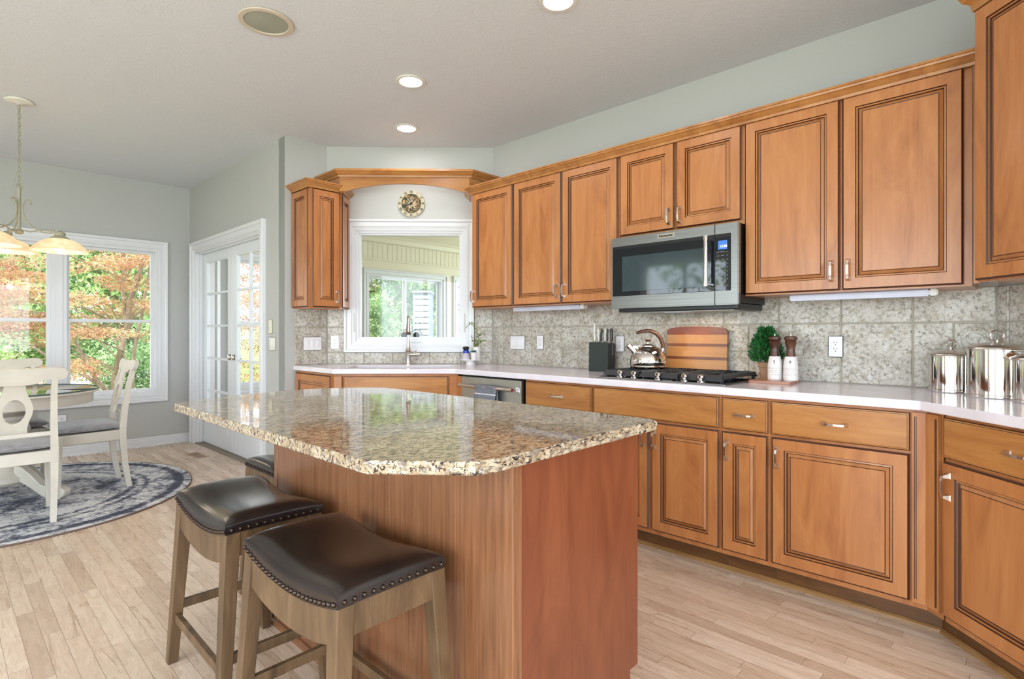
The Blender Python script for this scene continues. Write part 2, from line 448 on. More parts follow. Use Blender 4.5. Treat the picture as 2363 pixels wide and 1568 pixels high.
def leafmat(name, cols, sc=1.6, trans=.45):
    n = NT(name); co = n.obj(False)
    a = n.noise(co, sc, 3, .7); b = n.noise(co, 24, 2, .8)
    f = n.math('ADD', n.math('MULTIPLY', a, .55), n.math('MULTIPLY', b, .45))
    c = n.ramp(f, [(.39 + .22 * i / (len(cols) - 1), x) for i, x in enumerate(cols)])
    n.col(c).props(.55)
    t = n.new('BsdfTranslucent', i0=c); mx = n.new('MixShader', i0=trans)
    n.l.new(n.p.outputs[0], mx.inputs[1]); n.l.new(t.outputs[0], mx.inputs[2]); n.l.new(mx.outputs[0], n.out.inputs[0])
    return n.m
m_lmaple = leafmat('japanese_maple_leaf', [C(134, 84, 74), C(188, 128, 112), C(214, 164, 142), C(202, 164, 112), C(208, 196, 146), C(236, 208, 198)], 2.6)  # dark and pale ends put leaf shade and highlights into the colour
m_lgreen = leafmat('fresh_green_leaf', [C(78, 108, 64), C(132, 164, 98), C(178, 200, 134), C(214, 224, 178)])  # both greens: whitish last tone paints highlights on the leaves
m_lgreen2 = leafmat('mid_green_leaf', [C(66, 98, 66), C(116, 150, 102), C(160, 188, 136), C(200, 216, 176)])
m_lilac = leafmat('lilac_blossom', [C(120, 90, 140), C(190, 150, 200), C(226, 196, 226)], 4)
m_bark = NT('grey_bark'); _a = m_bark.noise(m_bark.map((12, 12, 3)), 1, 4); m_bark.col(m_bark.ramp(_a, [(.3, C(134, 118, 104)), (.7, C(186, 170, 152))])).props(.9); m_bark = m_bark.m
def rug():
    n = NT('rug_pattern'); co = n.obj(False)
    s = n.new('SeparateXYZ', i0=co)
    r = n.math('SQRT', n.math('ADD', n.math('MULTIPLY', s.outputs[0], s.outputs[0]), n.math('MULTIPLY', s.outputs[1], s.outputs[1])))
    th = n.math('ARCTAN2', s.outputs[1], s.outputs[0])
    pet = n.math('MULTIPLY', n.math('SINE', n.math('MULTIPLY', th, 16)), .03)
    rr = n.math('ADD', r, pet)
    ring = n.ramp(n.math('DIVIDE', r, 1.15), [(0, (.3,) * 3), (.16, (.75,) * 3), (.22, (.35,) * 3), (.50, (.5,) * 3), (.62, (.15,) * 3), (.655, (.85,) * 3), (.69, (.2,) * 3), (.73, (.8,) * 3), (.76, (.3,) * 3), (.88, (.35,) * 3), (.90, (.9,) * 3), (.935, (.9,) * 3), (.95, (.25,) * 3), (1, (.25,) * 3)])
    mot = n.new('TexVoronoi', feature='DISTANCE_TO_EDGE'); mot.inputs['Scale'].default_value = 10; n.l.new(n.new('CombineXYZ', i0=rr, i1=n.math('MULTIPLY', th, .9)).outputs[0], mot.inputs['Vector'])
    mo = n.ramp(mot.outputs[0], [(.04, (1,) * 3), (.12, (0,) * 3)])
    no = n.noise(n.map((26, 60, 26), co), 1.0, 5, .8, .5); no2 = n.noise(co, 2.6, 4, .7, .6)
    f = n.math('ADD', n.math('ADD', n.math('MULTIPLY', ring, .26), n.math('MULTIPLY', mo, .05)), n.math('ADD', n.math('MULTIPLY', no, .9), n.math('MULTIPLY', no2, .75)))
    n.col(n.ramp(n.math('MULTIPLY', f, .8), [(.69, C(222, 220, 220)), (.745, C(190, 190, 196)), (.80, C(112, 114, 128)), (.87, C(62, 65, 82))])).props(.95); n.bump(no, .3, .003)
    return n.m
m_rug = rug()
m_rugedge = plain('rug_binding', C(112, 92, 84), .9)
m_siding = plain('white_siding', C(140, 150, 156), .8)
m_clockart = NT('clock_centre_art'); _a = m_clockart.noise(m_clockart.obj(), 26, 4, .7, 1.5); m_clockart.col(m_clockart.ramp(_a, [(.34, C(20, 18, 20)), (.48, C(44, 52, 26)), (.56, C(150, 112, 60)), (.66, C(216, 190, 140))])).props(.5); m_clockart = m_clockart.m
m_clockring = plain('clock_ring', C(188, 178, 152), .5)
m_display = NT('blue_display'); m_display.col(C(40, 90, 170)).props(.3, Emission_Strength=.55); m_display.p.inputs['Emission Color'].default_value = C(70, 120, 210); m_display = m_display.m
m_digits = NT('display_digits'); m_digits.col((1, 1, 1, 1)).props(.3, Emission_Strength=1.4); m_digits.p.inputs['Emission Color'].default_value = (.85, .9, 1, 1); m_digits = m_digits.m
m_blue = plain('blue_label', C(30, 56, 170), .3)
m_clear = plain('clear_soap_plastic', C(196, 184, 196), .15)

# ================================================================== THE SETTING
H = 2.743
room = [(-3.2, -3), (2.2, -3), (2.2, -.93), (3.26, .13), (3.26, 3.34), (2.274, 4.326), (1.915, 4.326), (1.915, 6.69), (-3.2, 6.69)]
sunroom = [(2.03, 4.436), (2.274, 4.436), (3.37, 3.34), (3.37, 2.2), (6.9, 2.2), (6.9, 6.69), (2.03, 6.69)]
b = MB(); b.prism(room, -.06, 0); struct(b, 'floor', m_floor)
b = MB(); b.prism([(1.915, 4.76), (1.99, 4.76), (2.03, 4.436), (2.274, 4.436), (3.37, 3.34), (3.37, 2.2), (6.9, 2.2), (6.9, 6.69), (2.03, 6.69), (1.99, 6.54), (1.915, 6.54)], -.05, .008); struct(b, 'floor_sunroom', m_carpet)
b = MB(); b.prism(room, H, H + .06); struct(b, 'ceiling', m_ceil)

def wall(name, p0, p1, mat, t=.11, z0=0, z1=H, op=(), ext0=0, ext1=0):
    L = (Vector(p1) - Vector(p0)).length; rz = math.atan2(p1[1] - p0[1], p1[0] - p0[0])
    b = MB(); x = -ext0
    for (a, c, za, zb) in sorted(op):
        if a > x: b.box(x, a, 0, t, z0, z1)
        if za > z0: b.box(a, c, 0, t, z0, za)
        if zb < z1: b.box(a, c, 0, t, zb, z1)
        x = c
    if x < L + ext1: b.box(x, L + ext1, 0, t, z0, z1)
    return struct(b, name, mat, (p0[0], p0[1], 0), rz)
# window wall: opening x -.03..1.61
wall('wall_window', (-3.2, 6.69), (1.915, 6.69), m_wall, .14, op=[(3.17, 4.809, .55, 2.042)], ext0=.11, ext1=.05)
wall('wall_door', (1.915, 6.69), (1.915, 4.326), m_wall, .115, op=[(.18, 1.90, 0, 2.037)], ext1=-.002)
wall('wall_return', (1.915, 4.326), (2.274, 4.326), m_wall, .11, ext0=-.0, ext1=.0)
wall('wall_sink', (2.274, 4.326), (3.26, 3.34), m_wall, .12, op=[(.218, 1.165, 1.085, 2.06)])
wall('wall_right', (3.26, 3.34), (3.26, .13), m_wall, .11)
wall('wall_corner', (3.26, .13), (2.2, -.93), m_wall, .11)
wall('wall_near', (2.2, -.93), (2.2, -3), m_wall, .11)
wall('wall_behind', (2.2, -3), (-3.2, -3), m_wall, .11, op=[(.7, 4.9, .35, 2.45)])
wall('wall_left', (-3.2, -3), (-3.2, 6.69), m_wall, .11, op=[(.9, 3.3, .5, 2.4), (3.7, 5.9, .5, 2.4), (6.65, 8.15, .5, 2.4)])

# ---- backsplash tiles (12 inch) --------------------------------------------
def tiles(name, origin, rz, xs, rows, skip=(), deco=(), xoff=0):
    """xs: grout lines along the wall, rows: z grout lines; every tile a cushion-edged box"""
    b = MB(); g = .003
    def one(x0, x1, z0, z1, y=-.009):
        if x1 - x0 < .012 or z1 - z0 < .012: return
        b.box(x0 + g, x1 - g, y, 0, z0 + g, z1 - g, 0, .003, 1)
    for i in range(len(xs) - 1):
        for j in range(len(rows) - 1):
            x0, x1, z0, z1 = xs[i], xs[i + 1], rows[j], rows[j + 1]
            dd = [q for q in deco if x0 - .01 < q[0] < x1 and z0 - .01 < q[2] < z1]
            if dd:
                a, c, za, zb = dd[0][:4]
                one(x0, a, z0, z1); one(c, x1, z0, z1); one(a, c, z0, za); one(a, c, zb, z1)
                one(a, c, za, zb, -.010)
                cx, cz, r = (a + c) / 2, (za + zb) / 2, (c - a) * .40
                if r > .03:
                    for k in range(2):
                        b.tube([(cx + r * (1 - .22 * k) * math.cos(t), -.0105, cz + r * (1 - .22 * k) * math.sin(t)) for t in [2 * PI * q / 24 for q in range(24)]], .0022, 5, closed=True)
                    b.tube([(cx + r * .62 * (1 - q / 26) * math.cos(q * .42), -.0105, cz + r * .62 * (1 - q / 26) * math.sin(q * .42)) for q in range(22)], .003, 5)
                    for k in range(8):
                        an = k * PI / 4
                        b.tube([(cx + r * (.9 + .1 * q) * math.cos(an + q * .12), -.0105, cz + r * (.9 + .1 * q) * math.sin(an + q * .12)) for q in range(4)], .002, 5)
            elif skip and any(a < (x0 + x1) / 2 < c and za < (z0 + z1) / 2 < zb for a, c, za, zb in skip): continue
            else: one(x0, x1, z0, z1)
    gx0, gx1 = xs[0], xs[-1]
    if skip:
        a, c, za, zb = skip[0]
        b.box(gx0, a, -.004, 0, rows[0], rows[-1], 1); b.box(c, gx1, -.004, 0, rows[0], rows[-1], 1); b.box(a, c, -.004, 0, rows[0], za, 1)
    else: b.box(gx0, gx1, -.004, 0, rows[0], rows[-1], 1)
    o = struct(b, name, [m_tile, m_grout], origin, rz)
    return o
rr = [.914, 1.225, 1.385]
ys = [3.33, 3.215, 2.902, 2.596, 2.289, 1.981, 1.67, 1.363, 1.052, .745, .44, .137]
tiles('trim_backsplash_right', (3.26, 3.33, 0), -PI / 2, [3.33 - y for y in ys], rr,
      deco=[(3.33 - 2.596, 3.33 - 2.440, 1.067, 1.222), (3.33 - 1.363, 3.33 - 1.214, 1.067, 1.222), (3.33 - .286, 3.33 - .140, 1.067, 1.222)])
b_ = tiles('trim_backsplash_sink', (2.274, 4.326, 0), -PI / 4, [.004, .148, .31, .55, .86, 1.12, 1.235, 1.39], [.914, 1.012, 1.225, 1.385], skip=[(.148, 1.235, 1.011, 2)])
tiles('trim_backsplash_return', (1.99, 4.326, 0), 0, [0, .279], rr)
tiles('trim_backsplash_corner', (3.258, .128, 0), -3 * PI / 4, [-.003, .055, .36, .67, .98, 1.28], rr)

# ---- casings, windows ------------------------------------------------------
CAS = [(0, 0), (0, .012), (.010, .012), (.014, .022), (.032, .022), (.035, .015), (.060, .017), (.063, .030), (.070, .034), (.088, .034), (.09, .030), (.09, 0)]
def wm(loc, rz):   # local x along wall, y up, z toward the room
    return Matrix.Translation(loc) @ Matrix.Rotation(rz, 4, 'Z') @ Matrix.Rotation(PI / 2, 4, 'X')
def casing(b, x0, x1, z0, z1, prof=CAS, sill=True, k=1.0):
    pr = [(-a * k, c) for a, c in prof]
    M = Matrix.Rotation(PI / 2, 4, 'X')
    if sill: b.sweep([(x0, z0), (x1, z0), (x1, z1), (x0, z1)], pr, True, M=M)
    else: b.sweep([(x1, z0), (x1, z1), (x0, z1), (x0, z0)], pr, False, M=M)
    return b
def frame(b, x0, x1, z0, z1, w_, y0, y1):
    b.box(x0, x1, y0, y1, z0, z0 + w_); b.box(x0, x1, y0, y1, z1 - w_, z1)
    b.box(x0, x0 + w_, y0, y1, z0 + w_, z1 - w_); b.box(x1 - w_, x1, y0, y1, z0 + w_, z1 - w_)
    return b
def pane(b, x0, x1, z0, z1, y):
    b.f([b.v((x0, y, z0)), b.v((x1, y, z0)), b.v((x1, y, z1)), b.v((x0, y, z1))]); return b

# window 1: pair of double-hung windows in the dining corner (x measured from world x=-.03)
w1 = thing('window_1', 'white double hung window pair facing the red maple', 'window', (-.03, 6.69, 0)); w1['kind'] = 'structure'
casing(MB(), 0, 1.639, .55, 2.042).build('window_casing', m_white, w1)
b = MB(); frame(b, 0, 1.639, .55, 2.042, .018, 0, .13); b.box(.778, .896, -.004, .13, .568, 2.024, 0, .003); b.box(.81, .864, -.012, .0, .56, 2.03, 0, .003); b.build('window_frame', m_white, w1)
for x0, x1 in ((.018, .778), (.896, 1.621)):
    b = MB(); frame(b, x0, x1, 1.280, 2.024, .026, .078, .105); b.build('upper_sash', m_white, w1)
    b = MB(); frame(b, x0, x1, .568, 1.312, .030, .045, .077); b.build('lower_sash', m_white, w1)
    pane(MB(), x0 + .02, x1 - .02, 1.30, 2.0, .092).build('pane', m_pane, w1)
    pane(MB(), x0 + .02, x1 - .02, .59, 1.29, .061).build('pane', m_pane, w1)

# window 2: picture window over the sink
w2 = thing('window_2', 'white framed square window above the sink', 'window', (2.274, 4.326, 0), -PI / 4); w2['kind'] = 'structure'
casing(MB(), .218, 1.165, 1.085, 2.060, k=.78).build('window_casing', m_white, w2, label='white stepped window casing')
b = MB(); frame(b, .218, 1.165, 1.085, 2.060, .022, -.006, .11); frame(b, .240, 1.143, 1.107, 2.038, .020, .012, .09); frame(b, .26, 1.123, 1.127, 2.018, .014, .03, .08)
b.build('window_frame', m_white, w2)
pane(MB(), .26, 1.123, 1.127, 2.018, .055).build('pane', m_pane, w2)
for x in (.229, 1.154):
    b = MB(); b.box(x - .004, x + .004, -.018, -.006, 1.18, 1.34, 0, .003); b.build('latch', m_fixture, w2)
b = MB(); b.box(.70, .79, -.018, -.004, 1.092, 1.106, 0, .003); b.build('crank_cover', m_white, w2)

# doors to the sunroom
def door_frame():
    b = MB(); casing(b, 0, 1.72, 0, 2.037, sill=False, k=1.1)
    b.box(-.0, .012, 0, .115, 0, 2.037); b.box(1.708, 1.72, 0, .115, 0, 2.037); b.box(0, 1.72, 0, .115, 2.025, 2.037)
    b.box(.012, .024, .035, .068, 0, 2.025); b.box(1.696, 1.708, .035, .068, 0, 2.025); b.box(.012, 1.708, .035, .068, 2.013, 2.025)
    return struct(b, 'trim_door_casing', m_white, (1.915, 6.51, 0), -PI / 2)
door_frame()
for k, (y0, nm) in enumerate(((6.497, 'door_1'), (5.652, 'door_2'))):
    d = thing(nm, ('left' if k == 0 else 'right') + ' white french door leaf with ten panes', 'door', (1.985, y0, 0), -PI / 2); d['kind'] = 'structure'
    W = .843; b = MB(); T = .038; zb, zt = .012, 2.012
    b.box(0, .112, 0, T, zb, zt); b.box(W - .112, W, 0, T, zb, zt); b.box(.112, W - .112, 0, T, zb, .235); b.box(.112, W - .112, 0, T, 1.925, zt)
    b.build('door_frame', m_doorw, d, bevel=.003)
    b = MB(); rows = [.235 + .338 * i for i in range(6)]
    for z in rows[1:-1]: b.box(.112, W - .112, .006, T - .006, z - .011, z + .011)
    b.box(W / 2 - .011, W / 2 + .011, .005, T - .005, .235, 1.925); frame(b, .112, W - .112, .235, 1.925, .012, .004, T - .004)
    b.build('muntin', m_doorw, d)
    pane(MB(), .12, W - .12, .24, 1.92, T / 2).build('pane', m_pane, d)
    kx = W - .05 if k == 0 else .05
    b = MB()
    for sg, y in ((-1, 0), (1, T)):
        b.M = Matrix.Translation((kx, y, .94)) @ Matrix.Rotation(sg * PI / 2, 4, 'X')
        b.lathe([(0, 0), (.03, 0), (.03, .005), (.012, .010), (.010, .030), (.024, .036), (.028, .048), (.024, .060), (.0, .066)], n=18)
    b.M = Matrix(); b.build('door_knob', m_nickel, d)

# sunroom shell
wall('wall_sunroom_far', (1.965, 6.69), (6.9, 6.69), m_sunwall, .14, z1=2.9, op=[(4.12 - 1.965, 5.44 - 1.965, .85, 1.99), (5.72 - 1.965, 6.84 - 1.965, .85, 1.99), (2.30 - 1.965, 3.78 - 1.965, .45, 1.99)])
wall('wall_sunroom_end', (6.9, 6.69), (6.9, 2.2), m_sunwall, .11, z1=2.9, op=[(.4, 4.1, .7, 2.3)])
wall('wall_sunroom_side', (6.9, 2.2), (3.37, 2.2), m_sunwall, .11, z1=2.9)
b = MB()
for i in range(62):
    x = 2.03 + i * .08
    if x > 6.85: break
    b.box(x + .002, x + .078, -.012, 0, 2.215, 2.435, 0, .002)
b.box(2.03, 6.9, -.004, 0, 2.2, 2.45); b.box(2.03, 6.9, -.022, 0, 2.19, 2.217)
struct(b, 'trim_sunroom_frieze', m_sunwall, (0, 6.69, 0))
b = MB(); b.sweep([(6.9, 6.69), (2.03, 6.69)], [(0, 2.435), (.03, 2.45), (.05, 2.50), (.09, 2.53), (.09, 2.56), (0, 2.56)]); struct(b, 'trim_sunroom_crown', m_sunwall)
b = MB()
for i in range(27):   # sloping board ceiling, boards run along x
    y0, y1 = 6.70 - i * .168, 6.70 - (i + 1) * .168 + .006
    z0, z1 = 2.53 + i * .020, 2.53 + (i + 1) * .020
    b.hexa([(2.03, y1, z1), (6.95, y1, z1), (6.95, y0, z0), (2.03, y0, z0)], [(2.03, y1, z1 + .02), (6.95, y1, z1 + .02), (6.95, y0, z0 + .02), (2.03, y0, z0 + .02)])
struct(b, 'ceiling_sunroom', m_sunwall)
for k, (x0, x1, z0, z1, sl) in enumerate(((4.12, 5.44, .85, 1.99, 1), (5.72, 6.84, .85, 1.99, 1), (2.30, 3.78, .45, 1.99, 0))):
    o = thing('window_%d' % (k + 3), 'white sliding window of the sunroom', 'window', (x0, 6.69, 0)); o['kind'] = 'structure'
    W = x1 - x0
    casing(MB(), 0, W, z0, z1, k=.9).build('window_casing', m_white, o)
    b = MB(); frame(b, 0, W, z0, z1, .022, 0, .12); b.build('window_frame', m_white, o)
    for j in range(2):
        a, c = (.022, W / 2 + .02) if j == 0 else (W / 2 - .02, W - .022)
        b = MB(); frame(b, a, c, z0 + .022, z1 - .022, .03, .05 + .03 * j, .075 + .03 * j); b.build('sash', m_white, o)
        pane(MB(), a + .02, c - .02, z0 + .04, z1 - .04, .062 + .03 * j).build('pane', m_pane, o)

# baseboards
BB = [(0, 0), (.014, 0), (.014, .062), (.010, .07), (.012, .08), (.006, .092), (0, .092)]
b = MB(); b.sweep([(1.915, 6.69), (-3.2, 6.69)], BB); b.sweep([(1.905, 6.675), (-3.2, 6.675)], [(0, 0), (.014, 0), (.013, .010), (.006, .017), (0, .018)]); struct(b, 'baseboard_window', m_white)
b = MB(); b.sweep([(1.915, 4.328), (1.915, 4.69)], BB); struct(b, 'baseboard_door', m_white)

# unseen windows, opened wide to let light in; simple frames for reflections
for k, (loc, rz, W, z0, z1) in enumerate((((-3.2, -2.1, 0), PI / 2, 2.4, .5, 2.4), ((-3.2, .7, 0), PI / 2, 2.2, .5, 2.4), ((-3.2, 3.65, 0), PI / 2, 1.5, .5, 2.4), ((1.5, -3, 0), PI, 4.2, .35, 2.45))):
    o = thing('window_%d' % (k + 6), 'white framed window behind the camera', 'window', loc, rz); o['kind'] = 'structure'
    casing(MB(), 0, W, z0, z1).build('window_casing', m_white, o)
    b = MB(); frame(b, 0, W, z0, z1, .03, 0, .11)
    for q in range(1, max(2, int(W / .9))): b.box(W * q / max(2, int(W / .9)) - .03, W * q / max(2, int(W / .9)) + .03, .02, .09, z0, z1)
    b.build('window_frame', m_white, o)

# ================================================================== CABINETS
DOOR = [(0, 0), (0, -.013), (.003, -.0155), (.007, -.020), (.054, -.020), (.057, -.0135), (.0635, -.0145), (.067, -.0085), (.079, -.0165), (.082, -.0155), (.0835, -.0175)]
DMI = [0, 1, 1, 0, 1, 0, 1, 0, 1, 0, 0]
DRAW = [(0, 0), (0, -.012), (.003, -.0145), (.0075, -.0155), (.0085, -.0195), (.011, -.020)]
RMI = [0, 1, 0, 1, 0, 0]
def handle(parent, x, z, vert, y=-.020, L=.105, name='handle'):
    """bow pull with two square pyramid feet"""
    b = MB(); h = L / 2 - .012
    b.M = Matrix.Translation((x, y, z)) @ (Matrix.Rotation(PI / 2, 4, 'Y') if vert else Matrix())
    for sx in (-1, 1):
        c = sx * h
        b.hexa([(c - .011, 0, -.011), (c + .011, 0, -.011), (c + .011, 0, .011), (c - .011, 0, .011)],
               [(c - .009, -.005, -.009), (c + .009, -.005, -.009), (c + .009, -.005, .009), (c - .009, -.005, .009)])
        b.hexa([(c - .009, -.005, -.009), (c + .009, -.005, -.009), (c + .009, -.005, .009), (c - .009, -.005, .009)],
               [(c - sx * .004 - .004, -.024, -.004), (c - sx * .004 + .004, -.024, -.004), (c - sx * .004 + .004, -.024, .004), (c - sx * .004 - .004, -.024, .004)])
    b.tube([(-h + .003, -.023, 0), (-h * .5, -.027, 0), (0, -.028, 0), (h * .5, -.027, 0), (h - .003, -.023, 0)], .0052, 4, sq=(1, 1.2))
    return b.build(name, m_nickel, parent)
def cab_door(root, x0, x1, z0, z1, hx=None, hz=None, name='door'):
    o = MB().panel(x0, x1, z0, z1, DOOR, DMI).build(name, [m_maple, m_glaze], root, recalc=False)
    if hx is not None: handle(o, hx, hz, True)
    return o
def cab_drawer(root, x0, x1, z0, z1, h=True, name='drawer_front'):
    o = MB().panel(x0, x1, z0, z1, DRAW, RMI).build(name, [m_maple_h, m_glaze], root, recalc=False)
    if h: handle(o, (x0 + x1) / 2, (z0 + z1) / 2, False)
    return o
def upper(label, loc, rz, w_, z0, z1, doors, depth=.303, poly=None, group=None):
    t = thing('upper_cabinet', label, 'cabinet', loc, rz, group)
    b = MB()
    if poly: b.prism(poly, z0, z1)
    else: b.box(0, w_, 0, depth, z0, z1)
    b.build('cabinet_box', m_maple, t)
    for d in doors: cab_door(t, *d)
    return t
XF = 2.955   # face-frame plane of the wall cabinets
def R(y): return (XF, y, 0)
upper('single door maple wall cabinet at the sink window end of the long run', R(3.252), -PI / 2, .452, 1.370, 2.282, [(.004, .447, 1.377, 2.275, .021, 1.463)], poly=[(0, 0), (.452, 0), (.452, .303), (-.085, .303), (-.188, .20)])
upper('tall double door maple wall cabinet between the single door one and the microwave', R(2.798), -PI / 2, .906, 1.370, 2.282, [(.006, .450, 1.377, 2.275, .414, 1.463), (.457, .899, 1.377, 2.275, .478, 1.463)])
upper('short double door maple wall cabinet above the microwave', R(1.888), -PI / 2, .766, 1.752, 2.282, [(.006, .370, 1.775, 2.275, .339, 1.850), (.383, .752, 1.775, 2.275, .406, 1.850)])
upper('wide double door maple wall cabinet right of the microwave', R(1.121), -PI / 2, .922, 1.370, 2.282, [(.003, .443, 1.377, 2.275, .410, 1.469), (.453, .895, 1.377, 2.275, .480, 1.469)])
t = upper('tall angled maple corner cabinet at the right edge above the steel canisters', (2.774, .171, 0), -3 * PI / 4, .66, 1.372, 2.43, [(.004, .654, 1.377, 2.412)], poly=[(0, 0), (.66, 0), (.66, .36), (0, .36)])
b = MB(); b.sweep([(.70, .36), (.66, 0), (0, 0), (0, .36)], [(0, 2.418), (.012, 2.418), (.016, 2.445), (.034, 2.462), (.05, 2.50), (.058, 2.505), (.058, 2.52), (0, 2.52)]); 
b.build('crown', m_maple_h, t)
b = MB(); b.box(-.03, .0, .33, .36, 1.36, 1.385)
b = MB(); M0 = Matrix.Rotation(3 * PI / 4, 4, 'Z') @ Matrix.Translation((-2.774, -.171, 0)); b.M = M0
b.box(2.94, 2.958, .172, .196, 1.378, 2.275, 0, .002); b.build('filler_strip', m_maple, t)
# left corner cabinet: three faces
t = thing('upper_cabinet', 'narrow maple corner cabinet left of the sink window with three panelled sides', 'cabinet', (1.985, 4.04, 0))
MB().prism([(0, 0), (.25, 0), (.41, .16), (.289, .286), (0, .286)], 1.368, 2.300).build('cabinet_box', m_maple, t)
cab_door(t, .012, .238, 1.377, 2.290, .214, 1.46)
b = MB(Matrix.Translation((0, .286, 0)) @ Matrix.Rotation(-PI / 2, 4, 'Z')); b.panel(.004, .282, 1.377, 2.290, DOOR, DMI).build('side_panel', [m_maple, m_glaze], t, recalc=False)
b = MB(Matrix.Translation((.25, 0, 0)) @ Matrix.Rotation(PI / 4, 4, 'Z')); b.panel(.004, .222, 1.377, 2.290, DOOR, DMI).build('side_panel', [m_maple, m_glaze], t, recalc=False)
b = MB(); CR = [(0, 0), (-.012, 0), (-.014, .012), (-.022, .018), (-.036, .030), (-.044, .034), (-.046, .042), (-.052, .044), (-.052, .054), (0, .054)]
b.sweep([(.42, .17), (.262, -.012), (-.012, -.012), (-.012, .286)], [(a, c + 2.292) for a, c in [( -q[0] , q[1]) for q in CR]])
b.build('crown', [m_maple_h], t)
# crown along the long run
b = MB(); b.sweep([(2.938, .150), (2.938, 3.262), (3.09, 3.43)], [(-q[0], q[1] + 2.270) for q in CR])
b.box(2.93, 3.0, .215, 3.24, 2.283, 2.300)
tag(b.build('crown_molding', m_maple_h), 'long maple crown molding topping the wall cabinets on the right', 'molding')
# valance bridging the sink window
t = thing('window_valance', 'arched maple valance bridging the cabinets above the sink window', 'valance', (2.205, 3.995, 0), -PI / 4)
LV = math.hypot(2.93 - 2.205, 3.27 - 3.995)
b = MB(); pts = [(0, 2.295), (.05, 2.295)] + [(.05 + (LV - .1) * i / 16, 2.297 + .062 * math.sin(PI * i / 16) ** .8) for i in range(1, 16)] + [(LV - .05, 2.295), (LV, 2.295), (LV, 2.42), (0, 2.42)]
b.plate(pts, 0, .019)
b.build('arched_board', m_maple_h, t)
b = MB(); b.M = Matrix.Rotation(PI / 4, 4, 'Z') @ Matrix.Translation((-2.205, -3.995, 0))
b.box(2.205, 2.224, 4.0, 4.326, 2.346, 2.42); b.build('return_board', m_maple_h, t)
b = MB(Matrix.Rotation(PI / 4, 4, 'Z') @ Matrix.Translation((-2.205, -3.995, 0))); b.box(2.935, 3.26, 3.262, 3.281, 2.325, 2.42); b.build('return_board', m_maple_h, t)
b = MB(Matrix.Rotation(PI / 4, 4, 'Z') @ Matrix.Translation((-2.205, -3.995, 0)))
b.sweep([(3.26, 3.262), (2.938, 3.262), (2.205, 3.995), (2.205, 4.326)], [(0, 2.408), (.012, 2.408), (.015, 2.42), (.03, 2.434), (.040, 2.446), (.046, 2.448), (.046, 2.464), (0, 2.464)])
b.build('crown', m_maple_h, t)

# ---- base cabinets
XB = 2.655
def base(label, loc, rz, w_, doors=(), drawers=(), depth=.60, poly=None, toe=True, side=None):
    t = thing('base_cabinet', label, 'cabinet', loc, rz)
    b = MB()
    if poly: b.prism(poly, .10, .875)
    else: b.box(0, w_, 0, depth, .10, .875)
    b.build('cabinet_box', m_maple, t)
    for d in drawers: cab_drawer(t, *d)
    for d in doors: cab_door(t, *d)
    if toe:
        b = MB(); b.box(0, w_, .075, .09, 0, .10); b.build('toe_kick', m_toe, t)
    return t
def RB(y): return (XB, y, 0)
base('maple base cabinet with one handled drawer, right of the dishwasher', RB(2.415), -PI / 2, .540, [(.010, .268, .125, .700, .245, .61), (.272, .532, .125, .700, .295, .61)], [(.010, .532, .712, .862)])
base('double door maple base cabinet under the gas cooktop with a plain wide front', RB(1.874), -PI / 2, .755, [(.004, .363, .125, .700, .330, .61), (.380, .747, .125, .700, .400, .61)], [(.004, .743, .712, .862, False)])
base('narrow maple base cabinet with one short drawer, second from the corner', RB(1.118), -PI / 2, .224, [(.004, .218, .125, .700, .030, .61)], [(.004, .218, .712, .862)])
base('wide maple base cabinet with one drawer and one large door before the corner', RB(.893), -PI / 2, .535, [(.009, .526, .125, .700, .036, .61)], [(.007, .526, .712, .862)])
# bent corner filler
t = thing('corner_panel', 'bent fluted maple filler panel between the two runs of base cabinets', 'panel', (XB, .358, 0), -PI / 2)
c8 = math.cos(PI / 4)
pv = [(0, -.020), (.042, -.020), (.042 + .060 * c8, -.020 - .060 * c8), (.055 + .060 * c8, .0 - .060 * c8), (.05, 0), (0, 0)]
b = MB(); b.prism([(x, y) for x, y in pv], .125, .865); b.build('panel_board', m_maple, t)
b = MB(); b.box(.006, .009, -.0215, -.018, .14, .85); b.box(.012, .014, -.0215, -.018, .14, .85)
M_ = Matrix.Translation((.042, -.020, 0)) @ Matrix.Rotation(-PI / 4, 4, 'Z'); b.M = M_
b.box(.046, .049, -.0015, .002, .14, .85); b.box(.052, .054, -.0015, .002, .14, .85); b.build('bead', m_glaze, t)
b = MB(); b.prism([(0, .0), (.045, .0), (.10, -.05), (.12, .02), (.12, .30), (0, .30)], .10, .875); b.build('cabinet_box', m_maple, t)
b = MB(); b.prism([(0, .075), (.083, .075), (.132, .026), (.142, .036), (.09, .09), (0, .09)], 0, .10); b.build('toe_kick', m_toe, t)
# diagonal corner base (local origin at the bend of the two door planes)
t = thing('base_cabinet', 'angled maple corner base cabinet at the right edge with drawer and door', 'cabinet', (2.649, .300, 0), -3 * PI / 4)
b = MB(); b.box(.068, .78, 0, .50, .10, .875); b.build('cabinet_box', m_maple, t)
cab_drawer(t, .076, .69, .712, .862); cab_door(t, .076, .69, .125, .700, .104, .612)
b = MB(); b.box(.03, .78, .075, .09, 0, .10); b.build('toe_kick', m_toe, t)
# shoe moulding on the floor
b = MB(); b.sweep([(2.10, -.355), (2.73, .275), (2.73, 3.05)], [(0, 0), (.016, 0), (.014, .012), (.006, .019), (0, .019)])
struct(b, 'trim_shoe', wood('shoe_molding', C(120, 84, 46), C(150, 110, 66), C(176, 136, 88), axis='Y', boards=0))
